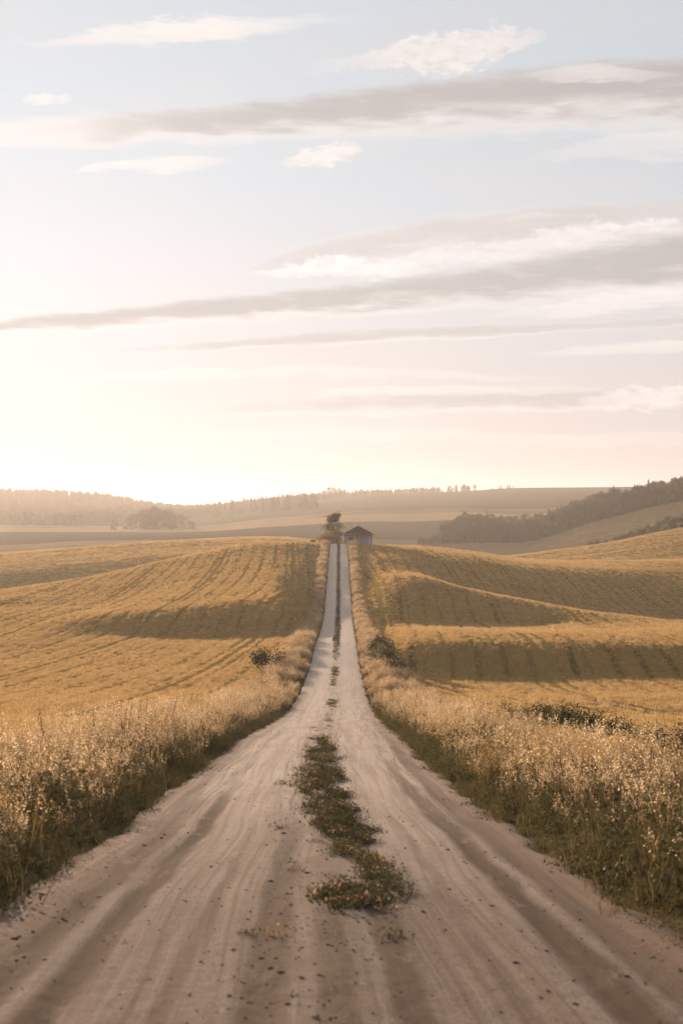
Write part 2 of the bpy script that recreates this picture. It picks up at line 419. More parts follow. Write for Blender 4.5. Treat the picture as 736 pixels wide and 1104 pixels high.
def road_relief(s, y):
    """height of the road surface over the bed: crown, ruts, footmarks"""
    z = 0.05 * np.cos(np.clip(s / 2.3, -1, 1) * math.pi / 2)
    fade = sstep(60, 10, y)
    def rut(c, w, d): return -d * np.exp(-((s - c - .05 * np.sin(y * .5 + c) - .03 * np.sin(y * 1.3)) / w) ** 2)
    z = z + fade * (rut(-1.34, .09, .034) + rut(-1.72, .09, .028) + rut(1.55, .09, .030) + rut(1.93, .12, .026) + rut(-.28, .07, .014) + rut(.46, .07, .014) + rut(-.8, .2, .012) + rut(.9, .2, .012))
    z = z + 0.035 * np.exp(-(s / .45) ** 2) * (0.6 + .4 * np.sin(y * .9))
    z = z + sstep(11, 6, y) * 0.004 * (np.sin(s * 17 + 3 * np.sin(y * 2.1)) * np.sin(y * 9 + 2 * np.sin(s * 5)) + .6 * np.sin(s * 31 + y * 7) * np.sin(y * 23 - s * 11))
    return z

def build_road():
    y = np.concatenate([np.linspace(-40, 3, 40)[:-1], np.exp(np.arange(math.log(3), math.log(70), 0.0045)), np.exp(np.arange(math.log(70), math.log(470), 0.008))])
    t = np.linspace(-1, 1, 91)
    Y = np.repeat(y[:, None], len(t), 1)
    edge = hwroad(Y) + 0.14 + 0.09 * np.sin(Y * 1.1 + np.sign(t)[None, :]) * np.sin(Y * .37 + 2) + 0.05 * np.sin(Y * 3.3)
    S = t[None, :] * edge
    X = xroad(Y) + S
    Z = zroad(Y) + road_relief(S * 2.3 / hwroad(Y), Y) - 0.07 * np.clip((np.abs(t)[None, :] - .90) / .10, 0, 1) ** 2
    nr, nc = Y.shape
    idx = np.arange(nr * nc).reshape(nr, nc)
    Fq = np.stack([idx[:-1, :-1], idx[:-1, 1:], idx[1:, 1:], idx[1:, :-1]], -1).reshape(-1, 4)
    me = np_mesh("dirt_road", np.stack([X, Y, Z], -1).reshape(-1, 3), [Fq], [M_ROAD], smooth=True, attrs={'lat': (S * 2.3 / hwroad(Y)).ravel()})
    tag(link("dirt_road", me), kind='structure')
build_road()

# ------------------------------------------------------------------ sky
def build_world():
    w = bpy.data.worlds.new("World"); scene.world = w; w.use_nodes = True
    w.node_tree.nodes.clear()
    nt = NT(w.node_tree)
    sky = nt.new('ShaderNodeTexSky', sky_type='NISHITA')
    sky.sun_disc = False
    sky.sun_elevation = R(SUN_EL)
    sky.sun_rotation = R(SUN_AZ)
    sky.altitude = 100; sky.air_density = 1.0; sky.dust_density = 1.5; sky.ozone_density = 2.0
    c = sky.outputs[0]
    bg = nt.new('ShaderNodeBackground'); bg.inputs[1].default_value = SKY_STRENGTH
    D = nt.new('ShaderNodeTexCoord').outputs['Generated']
    c = clouds(nt, D, c)
    nt.l.new(c, bg.inputs[0])
    o = nt.new('ShaderNodeOutputWorld'); nt.l.new(bg.outputs[0], o.inputs[0])
    try:
        w.cycles.sampling_method = 'MANUAL'; w.cycles.sample_map_resolution = 1024
    except Exception: pass

# cloud bars, each a row of stations: bearing and elevation of the middle (taken from the photograph's columns and
# rows), reach upward and downward in the same unit, thickness of the cloud there
CLOUDS = [
 dict(pts=[(560,172,3,3,0),(640,160,12,14,.35),(736,150,18,22,.5),(900,140,20,30,.5)], grey=.0, edge=.8, warp=10),
 dict(pts=[(-160,148,6,8,.4),(0,143,16,17,.8),(60,140,20,20,1),(130,137,20,21,1),(260,130,24,26,1),(400,114,26,38,1),(520,102,28,46,1),(640,90,30,56,1),(736,84,28,68,1),(900,80,34,60,1)], grey=.95, edge=.28, warp=9, gmax=[(-160,0),(60,.25),(150,.75),(300,1),(900,1)]),
 dict(pts=[(560,82,2,2,0),(640,76,9,8,.7),(690,78,6,6,.5),(740,80,2,2,0)], grey=.2, edge=.6, warp=10),
 dict(pts=[(268,292,3,3,0),(310,280,11,18,.8),(380,264,15,34,1),(470,250,18,44,1),(560,238,16,56,1),(640,229,12,66,.95),(690,224,7,66,.7),(760,222,10,60,.6),(900,220,20,40,.6)], grey=.62, edge=.28, warp=7),
 dict(pts=[(270,296,2,2,0),(310,291,10,9,.8),(360,288,14,12,1),(410,290,14,12,.9),(460,294,10,8,.4),(500,296,3,3,0)], grey=.0, edge=.9, warp=14, puff=1),
 dict(pts=[(400,286,2,2,0),(460,278,12,12,.5),(540,270,15,14,.6),(620,258,20,16,.9),(680,250,14,16,1),(736,246,14,20,1),(860,240,18,24,1)], grey=.05, edge=.9, warp=14, puff=1),
 dict(pts=[(-200,356,4,6,.5),(-40,354,8,9,.9),(80,347,13,12,1),(220,335,17,17,1),(380,322,21,21,1),(480,314,27,24,1),(560,307,34,27,1),(640,297,42,32,1),(736,284,50,38,1),(900,262,46,46,1)], grey=1.05, edge=.28, warp=7),
 dict(pts=[(110,379,2,3,0),(180,376,5,5,.6),(280,369,8,8,1),(400,363,10,8,1),(520,358,10,8,1),(640,352,6,5,.6),(760,346,7,6,.6),(900,340,8,6,.6)], grey=.75, edge=.55, warp=7),
 dict(pts=[(220,442,4,4,0),(300,440,11,10,.65),(420,437,17,13,.95),(540,433,21,15,1),(620,432,21,15,.95),(680,432,12,12,.6),(740,430,10,12,.6),(900,424,14,14,.6)], grey=.75, edge=.28, warp=8),
 dict(pts=[(330,424,2,2,0),(400,421,5,6,.5),(500,421,6,6,.5),(600,420,5,5,.4),(660,420,2,2,0)], grey=.0, edge=.7, warp=8),
 dict(pts=[(620,436,3,3,0),(670,432,14,12,.8),(736,428,15,15,1),(860,420,18,18,1)], grey=.12, edge=.9, warp=14, puff=1),
 dict(pts=[(0,44,2,3,0),(60,42,6,6,.4),(140,36,14,12,.85),(220,32,16,13,1),(290,28,12,10,.7),(350,22,8,6,.25),(420,16,4,4,0)], grey=.0, edge=.95, warp=14),
 dict(pts=[(310,76,3,4,0),(390,64,10,12,.45),(440,56,17,22,.95),(500,51,22,26,1),(550,42,15,16,.8),(590,36,5,5,0)], grey=.12, edge=1.0, warp=16, puff=1),
 dict(pts=[(300,176,2,2,0),(330,172,10,9,.8),(365,166,11,11,1),(392,160,4,4,0)], grey=.02, edge=1.0, warp=10, puff=1),
 dict(pts=[(80,184,2,2,0),(120,179,7,7,.7),(190,175,8,8,.7),(255,171,3,3,0)], grey=.0, edge=.9, warp=9),
 dict(pts=[(20,106,2,2,0),(48,107,8,7,.7),(78,104,4,4,0)], grey=.0, edge=.9, warp=7, puff=1),
 dict(pts=[(560,380,2,2,0),(660,376,7,7,.6),(740,372,9,9,.7),(900,366,8,8,.7)], grey=.0, edge=.7, warp=8),
 dict(pts=[(520,340,2,3,0),(600,332,8,12,.6),(680,324,14,16,.85),(740,318,15,18,.9),(900,310,16,18,.9)], grey=.0, edge=.8, warp=10),
 dict(pts=[(60,410,3,3,0),(200,404,7,7,.5),(360,400,7,7,.5),(500,406,5,5,.4),(640,410,3,3,0)], grey=.1, edge=.8, warp=9),
 dict(pts=[(180,470,4,4,0),(400,468,9,9,.4),(600,474,9,9,.4),(900,470,8,8,.4)], grey=.15, edge=.8, warp=9),
]
DEG = 57.29578
def az_of(px): return math.atan((px - 368) / F_PX) * DEG
def el_of(px, py): return math.atan((HORIZON - py) / math.hypot(F_PX, px - 368)) * DEG

def clouds(nt, D, skyc):
    dx, dy, dz = nt.sep(D)
    az = nt.m('MULTIPLY', nt.m('ARCTAN2', dx, dy), DEG)
    el = nt.m('MULTIPLY', nt.m('ARCSINE', dz), DEG)
    pxd = F_PX / DEG                                   # photograph pixels per degree, for station sizes
    A = nt.comb(az, el, 0.0)
    nw = nt.noise(nt.vm('MULTIPLY', A, (0.38, 1.3, 1)), 1.0, 5, 0.6)
    nw2 = nt.noise(nt.vm('MULTIPLY', nt.vm('ADD', A, (31, 7, 3)), (1.5, 3.4, 1)), 1.0, 5, 0.68, 0.3)
    nfine = nt.noise(nt.vm('MULTIPLY', nt.vm('ADD', A, (11, 17, 5)), (0.75, 5.0, 1)), 1.0, 4, 0.52, 0.25)
    nsm = nt.m('SUBTRACT', nt.noise(nt.vm('MULTIPLY', nt.vm('ADD', A, (3, 41, 2)), (.36, 1.7, 1)), 1.0, 3, 0.48, 0.3), .5)
    npuff = nt.noise(nt.vm('MULTIPLY', nt.vm('ADD', A, (5, 23, 9)), (1.5, 3.2, 1)), 1.0, 5, 0.55, 0.5)
    w1 = nt.m('SUBTRACT', nw, .5); w2 = nt.m('SUBTRACT', nw2, .5)
    # the clear sky, paled by high thin veil
    lum = nt.new('ShaderNodeRGBToBW'); nt.l.new(skyc, lum.inputs[0]); lum = lum.outputs[0]
    # high thin overcast evens the sky out: the range of brightness is compressed, the hue kept
    lum2 = nt.m('MULTIPLY', nt.m('POWER', lum, SKY_POW), SKY_GAIN)
    lum2 = nt.m('MULTIPLY', lum2, nt.ss(el, 0.0, 11.0, .81, 1.0))
    own = nt.vm('SCALE', skyc, nt.m('DIVIDE', lum2, nt.m('MAXIMUM', lum, .001)))
    lum = lum2
    hue = nt.mix(nt.ss(el, 1.0, 17.0), (1.075, .945, .94), (.905, .985, 1.085))
    skyc = nt.mix(.95, own, nt.vm('SCALE', hue, lum))
    veil = nt.ss(nt.noise(nt.vm('MULTIPLY', A, (.10, .42, 1)), 1.0, 4, .6), .35, .75, .10, .45)
    c = nt.mix(veil, skyc, nt.vm('SCALE', nt.comb(1.06, 1.0, 0.97), lum))
    for cl in CLOUDS:
        pts = cl['pts']
        a = [az_of(p[0]) for p in pts]
        x0, x1 = a[0], a[-1]
        e = [el_of(p[0], p[1]) for p in pts]
        up = [p[2] / pxd for p in pts]; dn = [p[3] / pxd for p in pts]; op = [p[4] for p in pts]
        ce = nt.curve(az, list(zip(a, e)), x0, x1, min(e) - .2, max(e) + .2)
        cu = nt.curve(az, list(zip(a, up)), x0, x1, 0, max(up) * 1.1)
        cd = nt.curve(az, list(zip(a, dn)), x0, x1, 0, max(dn) * 1.1)
        co = nt.curve(az, list(zip(a, op)), x0, x1, 0, 1.05)
        off = nt.m('SUBTRACT', el, ce)
        off = nt.m('ADD', off, nt.m('MULTIPLY', w1, cl['warp'] * 1.5 / pxd))
        off = nt.m('ADD', off, nt.m('MULTIPLY', w2 if cl.get('puff') else nsm, cl['warp'] * 1.2 / pxd))
        t = nt.m('SUBTRACT', nt.m('DIVIDE', nt.m('MAXIMUM', off, 0.0), nt.m('MAXIMUM', cu, .01)), nt.m('DIVIDE', nt.m('MAXIMUM', nt.m('MULTIPLY', off, -1.0), 0.0), nt.m('MAXIMUM', cd, .01)))
        at_ = nt.m('ABSOLUTE', t)
        body = nt.m('SUBTRACT', 1.0, nt.m('MULTIPLY', at_, at_))
        tex = nt.m('MULTIPLY', nt.m('SUBTRACT', npuff, .5), 2.2) if cl.get('puff') else nt.m('ADD', nt.m('MULTIPLY', nt.m('SUBTRACT', nfine, .5), 1.6), nt.m('ADD', nsm, nt.m('MULTIPLY', w2, .3)))
        dens = nt.m('ADD', body, nt.m('MULTIPLY', tex, cl['edge'] * 1.3))
        inside = nt.m('MULTIPLY', nt.m('GREATER_THAN', az, x0), nt.m('LESS_THAN', az, x1 + 40))
        al = nt.m('MULTIPLY', nt.m('MULTIPLY', nt.ss(dens, .0 if not cl.get('puff') else .02, .95), co), inside, clamp=True)
        # thick middle and upper side grey, thin rim and underside bright
        gg = nt.m('ADD', nt.m('MULTIPLY', t, .50), nt.m('ADD', nt.m('MULTIPLY', nsm, 1.3), nt.m('MULTIPLY', nt.m('SUBTRACT', nfine, .5), .5)))
        g = nt.m('MULTIPLY', nt.ss(nt.m('ADD', body, gg), .0, 1.15), cl['grey'], clamp=True)
        if 'gmax' in cl:
            g = nt.m('MULTIPLY', g, nt.curve(az, [(az_of(q[0]), q[1]) for q in cl['gmax']], az_of(cl['gmax'][0][0]), az_of(cl['gmax'][-1][0]), 0, 1.05), clamp=True)
        shade = nt.m('ADD', nt.m('MULTIPLY', nt.m('SUBTRACT', npuff, .5), 1.6 if cl.get('puff') else .5), nt.m('MULTIPLY', t, .25))
        lit = nt.vm('SCALE', nt.comb(1.075, .995, .96), nt.m('ADD', nt.m('ADD', nt.m('MULTIPLY', lum, .80), CLOUD_LIT), shade))
        gry = nt.vm('SCALE', nt.comb(1.05, .982, .965), nt.m('ADD', nt.m('MULTIPLY', lum, .55), CLOUD_GREY))
        c = nt.mix(al, c, nt.mix(g, lit, gry))
    return c
SKY_STRENGTH = 0.075
SKY_POW, SKY_GAIN = 0.15, 3.75
CLOUD_LIT, CLOUD_GREY = 1.9, .9
build_world()

sun_d = bpy.data.lights.new("sun", 'SUN')
sun_d.energy = 5.0; sun_d.angle = R(0.6); sun_d.color = (1.0, 0.745, 0.51)
sun = bpy.data.objects.new("sun", sun_d); COL.objects.link(sun)
dirv = Vector((math.sin(R(SUN_AZ)) * math.cos(R(SUN_EL)), math.cos(R(SUN_AZ)) * math.cos(R(SUN_EL)), math.sin(R(SUN_EL))))
sun.rotation_euler = (-dirv).to_track_quat('-Z', 'Y').to_euler()
sun.location = dirv * 100 + Vector((0, 0, 20))

# ------------------------------------------------------------------ haze
def build_haze():
    m, nt = material("haze")
    v = nt.new('ShaderNodeVolumePrincipled')
    v.inputs['Color'].default_value = (0.98, 0.93, 0.93, 1)
    v.inputs['Density'].default_value = HAZE
    v.inputs['Anisotropy'].default_value = 0.47
    o = nt.new('ShaderNodeOutputMaterial'); nt.l.new(v.outputs[0], o.inputs['Volume'])
    x0, x1, y0, y1, z0, z1 = -14000, 14000, -450, 5700, -36, 86
    V = [(x, y, z) for x in (x0, x1) for y in (y0, y1) for z in (z0, z1)]
    Fq = np.array([(0, 1, 3, 2), (4, 6, 7, 5), (0, 4, 5, 1), (2, 3, 7, 6), (0, 2, 6, 4), (1, 5, 7, 3)])
    tag(link("haze", np_mesh("haze", V, [Fq], [m])), kind='stuff')
HAZE = 0.000105
build_haze()

# ------------------------------------------------------------------ plants: building blocks
class MB:
    """collects ribbons, leaves and boxes into one mesh"""
    def __init__(self): self.v = []; self.f = []; self.mi = []
    def quad(self, a, b, c, d, mi=0):
        n = len(self.v); self.v += [tuple(a), tuple(b), tuple(c), tuple(d)]; self.f.append((n, n+1, n+2, n+3)); self.mi.append(mi)
    def tri(self, a, b, c, mi=0):
        n = len(self.v); self.v += [tuple(a), tuple(b), tuple(c)]; self.f.append((n, n+1, n+2)); self.mi.append(mi)
    def ribbon(self, base, azi, length, lean, width, droop=0.3, segs=3, mi=0, tip=0.15, face=None):
        """a bent tapering blade; returns its points"""
        d = Vector((math.cos(azi), math.sin(azi), 0))
        fa = azi + math.pi / 2 if face is None else face
        sd = Vector((math.cos(fa), math.sin(fa), 0))
        p = Vector(base); pts = [p.copy()]; a = lean
        st = length / segs
        for k in range(segs):
            p = p + d * (math.sin(a) * st) + Vector((0, 0, math.cos(a) * st)); pts.append(p.copy()); a += droop / segs
        n0 = len(self.v)
        for k, q in enumerate(pts):
            w = width * (1 - (1 - tip) * (k / segs) ** 1.3) / 2
            self.v += [tuple(q - sd * w), tuple(q + sd * w)]
        for k in range(segs):
            n = n0 + 2 * k
            self.f.append((n, n+1, n+3, n+2)); self.mi.append(mi)
        return pts
    def leaf(self, c, size, r, mi=0, asp=1.6):
        """a pointed leaf or spikelet in a random attitude"""
        a = Vector((r.gauss(0, 1), r.gauss(0, 1), r.gauss(0, 1))).normalized()
        b = a.orthogonal().normalized(); b = Matrix.Rotation(r.uniform(0, 6.28), 3, a) @ b
        c = Vector(c)
        self.quad(c - a * size * asp / 2, c - b * size / 2, c + a * size * asp / 2, c + b * size / 2, mi)
    def box(self, x0, x1, y0, y1, z0, z1, mi=0):
        V = [(x, y, z) for x in (x0, x1) for y in (y0, y1) for z in (z0, z1)]
        n = len(self.v); self.v += V
        for q in ((0, 1, 3, 2), (4, 6, 7, 5), (0, 4, 5, 1), (2, 3, 7, 6), (0, 2, 6, 4), (1, 5, 7, 3)):
            self.f.append(tuple(n + k for k in q)); self.mi.append(mi)
    def cone(self, p, q, r0, r1, n=7, mi=0):
        p = Vector(p); q = Vector(q); ax = (q - p).normalized(); u = ax.orthogonal().normalized(); w = ax.cross(u)
        n0 = len(self.v)
        for c, rr in ((p, r0), (q, r1)):
            for k in range(n):
                t = 2 * math.pi * k / n
                self.v.append(tuple(c + u * math.cos(t) * rr + w * math.sin(t) * rr))
        for k in range(n):
            self.f.append((n0 + k, n0 + (k+1) % n, n0 + n + (k+1) % n, n0 + n + k)); self.mi.append(mi)
    def mesh(self, name, mats, smooth=False):
        me = bpy.data.meshes.new(name)
        me.from_pydata(self.v, [], self.f)
        for m in mats: me.materials.append(m)
        me.polygons.foreach_set('material_index', np.array(self.mi, dtype=np.int32))
        me.polygons.foreach_set('use_smooth', np.full(len(self.f), smooth))
        me.update()
        return me

M_STRAW = leaf_material("dry_grass_straw", (0.22, 0.138, 0.070), (0.42, 0.280, 0.165), 0.45, .4)
M_SEED = leaf_material("grass_seed_heads", (0.34, 0.235, 0.130), (0.74, 0.57, 0.37), 0.60, .35)
M_GOLD = leaf_material("golden_grass_straw", (0.20, 0.122, 0.045), (0.40, 0.255, 0.105), 0.45, .35)
M_GSEED = leaf_material("golden_seed_heads", (0.24, 0.150, 0.060), (0.50, 0.335, 0.155), 0.50, .4)
M_DOCK = leaf_material("brown_dock_seed", (0.070, 0.040, 0.022), (0.16, 0.090, 0.045), .25, .3)
M_BLADE = leaf_material("green_grass_blades", (0.062, 0.048, 0.019), (0.185, 0.138, 0.062), 0.42)
M_WEED = leaf_material("weed_leaves", (0.040, 0.040, 0.016), (0.110, 0.095, 0.036), 0.32)
M_MAT = leaf_material("trodden_weeds", (0.045, 0.040, 0.018), (0.110, 0.088, 0.040), 0.25)
M_YELLOW = leaf_material("yellowing_weeds", (0.12, 0.10, 0.030), (0.24, 0.19, 0.06), 0.35)
M_WHEAT = leaf_material("ripe_wheat_ears", (0.30, 0.188, 0.080), (0.58, 0.390, 0.180), 0.48, 0.28)

def oat_tuft(seed, n=9, hmin=.70, hmax=1.15, thick=1.0):
    r = random.Random(seed); b = MB()
    for k in range(n):
        ba = (r.gauss(0, .085), r.gauss(0, .085), -.04)
        az = r.uniform(0, 6.28); L = r.uniform(hmin, hmax)
        pts = b.ribbon(ba, az, L, r.uniform(0, .16), .006 * thick, r.uniform(.1, .55), 4, 0, .5, r.uniform(0, 6.28))
        tip = pts[-1]; bel = pts[-2]
        for q in range(r.randint(8, 13)):                      # loose nodding panicle
            t = r.random()
            c = bel.lerp(tip, .25 + .85 * t) + Vector((r.gauss(0, 1), r.gauss(0, 1), 0)) * (.045 * (1.15 - t)) * (.5 + thick * .5)
            c.z -= r.uniform(0, .05)
            b.leaf(c, r.uniform(.012, .022) * (.6 + thick * .4), r, 1, 2.2)
        for q in range(2):                                      # dry leaves on the stem
            i = r.randint(1, 2)
            b.ribbon(pts[i], r.uniform(0, 6.28), r.uniform(.14, .30), r.uniform(.4, .9), .009 * thick, 1.6, 3, 0, .1)
    for k in range(7):                                          # green understorey
        b.ribbon((r.gauss(0, .1), r.gauss(0, .1), -.03), r.uniform(0, 6.28), r.uniform(.25, .6), r.uniform(.1, .5), .010 * thick, r.uniform(.4, 1.2), 3, 2, .1)
    return b.mesh("oat_grass_tuft", [M_STRAW, M_SEED, M_BLADE])

def green_tuft(seed, n=26, hmin=.18, hmax=.5, mats=None):
    r = random.Random(seed); b = MB()
    for k in range(n):
        b.ribbon((r.gauss(0, .10), r.gauss(0, .10), -.03), r.uniform(0, 6.28), r.uniform(hmin, hmax), r.uniform(.05, .6), r.uniform(.008, .016), r.uniform(.3, 1.4), 3, 0, .1)
    for k in range(14):
        b.leaf((r.gauss(0, .12), r.gauss(0, .12), r.uniform(.04, hmax * .7)), r.uniform(.025, .05), r, 1, 1.9)
    return b.mesh("green_grass_tuft", mats or [M_BLADE, M_WEED])

def dock(seed):
    r = random.Random(seed); b = MB()
    for k in range(3):
        p = b.ribbon((r.gauss(0, .06), r.gauss(0, .06), -.04), r.uniform(0, 6.28), r.uniform(.8, 1.25), r.uniform(0, .15), .012, .12, 4, 0, .6)
        for q in range(90):
            t = r.uniform(1.6, 4.0); i = min(3, int(t))
            c = p[i].lerp(p[i + 1], t - i) + Vector((r.gauss(0, .022), r.gauss(0, .022), r.gauss(0, .01)))
            b.leaf(c, r.uniform(.012, .022), r, 0, 1.3)
        for q in range(4):
            b.ribbon(p[1], r.uniform(0, 6.28), r.uniform(.15, .3), r.uniform(.5, 1.1), .035, 1.0, 3, 1, .1)
    return b.mesh("dock_stalk", [M_DOCK, M_WEED])

def weed_tuft(seed, h=.34, n=70, mats=None, rad=.16, ls=.05):
    r = random.Random(seed); b = MB()
    for s in range(6):
        az = r.uniform(0, 6.28); q = b.ribbon((r.gauss(0, .05), r.gauss(0, .05), -.03), az, r.uniform(.5, 1.05) * h, r.uniform(.05, .6), .008, .4, 3, 0, .4)
        for k in range(n // 6):
            p = q[0].lerp(q[-1], r.uniform(.15, 1.05)) + Vector((r.gauss(0, 1), r.gauss(0, 1), r.gauss(0, .4))) * rad * .45
            if p.z < .01: p.z = r.uniform(.01, .05)
            b.leaf(p, r.uniform(.5, 1.1) * ls, r, 0, 1.7)
    return b.mesh("weed_tuft", mats or [M_WEED])

def low_mat(seed, mats, n=46, h=.10):
    r = random.Random(seed); b = MB()
    for k in range(n):
        b.ribbon((r.gauss(0, .09), r.gauss(0, .09), -.015), r.uniform(0, 6.28), r.uniform(.4, 1.2) * h, r.uniform(.3, 1.2), r.uniform(.006, .012), r.uniform(.2, .9), 2, 0, .15)
    for k in range(26):
        b.leaf((r.gauss(0, .10), r.gauss(0, .10), r.uniform(.01, h * .6)), r.uniform(.014, .032), r, 0, 1.6)
    return b.mesh("low_weed_mat", mats)

def wheat_clump(seed, n=80, rx=.5, ry=.5, h=.20, w=.014):
    r = random.Random(seed); b = MB()
    for k in range(n):
        a = r.uniform(0, 6.28); q = math.sqrt(r.random())
        b.ribbon((q * rx * math.cos(a), q * ry * math.sin(a), -.16), r.uniform(0, 6.28), .16 + h * r.uniform(.5, 1.1), r.uniform(.0, .35), w * r.uniform(.7, 1.3), r.uniform(.1, .9), 3, 0, .6, r.uniform(0, 6.28))
    return b.mesh("wheat_clump", [M_WHEAT])

def far_tuft(seed):
    r = random.Random(seed); b = MB()
    for k in range(22):
        ba = (r.gauss(0, .2), r.gauss(0, .2), -.05); az = r.uniform(0, 6.28)
        pts = b.ribbon(ba, az, r.uniform(.6, 1.1), r.uniform(0, .2), .018, r.uniform(.1, .5), 3, 0, .5, r.uniform(0, 6.28))
        for q in range(5):
            b.leaf(pts[-2].lerp(pts[-1], r.uniform(.0, 1.1)) + Vector((r.gauss(0, .07), r.gauss(0, .07), 0)), r.uniform(.02, .034), r, 1, 2.2)
    for k in range(12):
        b.ribbon((r.gauss(0, .2), r.gauss(0, .2), -.03), r.uniform(0, 6.28), r.uniform(.2, .5), r.uniform(.1, .5), .025, .8, 2, 2, .1)
    return b.mesh("far_grass_tuft", [M_STRAW, M_SEED, M_BLADE])

SOURCES = bpy.data.collections.new("plant_sources")     # prototypes, never linked to the scene
def scatter(name, protos, P, rot, scl, idx, label=None, cat=None):
    col = bpy.data.collections.new(name + "_kinds"); SOURCES.children.link(col)
    for i, me in enumerate(protos):
        o = bpy.data.objects.new("%s_source_%02d" % (name, i), me); col.objects.link(o)
    me = bpy.data.meshes.new(name)
    n = len(P)
    me.vertices.add(n); me.vertices.foreach_set('co', np.asarray(P, np.float32).ravel())
    a = me.attributes.new('rot', 'FLOAT_VECTOR', 'POINT'); a.data.foreach_set('vector', np.asarray(rot, np.float32).ravel())
    a = me.attributes.new('scl', 'FLOAT', 'POINT'); a.data.foreach_set('value', np.asarray(scl, np.float32))
    a = me.attributes.new('idx', 'INT', 'POINT'); a.data.foreach_set('value', np.asarray(idx, np.int32))
    me.update()
    o = link(name, me)
    g = bpy.data.node_groups.new(name + "_scatter", 'GeometryNodeTree')
    g.interface.new_socket("Geometry", in_out='INPUT', socket_type='NodeSocketGeometry')
    g.interface.new_socket("Geometry", in_out='OUTPUT', socket_type='NodeSocketGeometry')
    N = g.nodes; L = g.links
    gi = N.new('NodeGroupInput'); go = N.new('NodeGroupOutput')
    ci = N.new('GeometryNodeCollectionInfo'); ci.inputs['Collection'].default_value = col
    ci.inputs['Separate Children'].default_value = True; ci.inputs['Reset Children'].default_value = True
    iop = N.new('GeometryNodeInstanceOnPoints'); iop.inputs['Pick Instance'].default_value = True
    def na(nm, typ):
        x = N.new('GeometryNodeInputNamedAttribute'); x.data_type = typ; x.inputs['Name'].default_value = nm
        return x.outputs[0]
    L.new(gi.outputs[0], iop.inputs['Points']); L.new(ci.outputs[0], iop.inputs['Instance'])
    L.new(na('idx', 'INT'), iop.inputs['Instance Index']); L.new(na('rot', 'FLOAT_VECTOR'), iop.inputs['Rotation']); L.new(na('scl', 'FLOAT'), iop.inputs['Scale'])
    L.new(iop.outputs[0], go.inputs[0])
    md = o.modifiers.new("scatter", 'NODES'); md.node_group = g
    return tag(o, label, cat, kind='stuff')

def rotv(n, tilt=.12):
    return np.stack([rng.normal(0, tilt, n), rng.normal(0, tilt, n), rng.uniform(0, 6.283, n)], 1)

def sn(x, y, k, seed=0.0):
    """cheap smooth noise, about -1..1"""
    return (np.sin(x * k * 1.3 + seed + 1.7 * np.sin(y * k * .9 + seed * 2)) + np.sin(y * k * 1.1 - seed + 1.9 * np.sin(x * k * .8 + seed))) * .5

def strip_points(y0, y1, dens, side, v0, v1, power=1.0):
    """random places along one verge between two distances; v runs 0..1 from road edge to crop"""
    area = (y1 - y0) * 3.2 * (v1 - v0)
    n = int(area * dens)
    y = y0 + (y1 - y0) * rng.random(n) ** power
    v = v0 + (v1 - v0) * rng.random(n)
    s = hwroad(y) + v * vwidth(y)
    x = xroad(y) + side * s
    return x, y, v

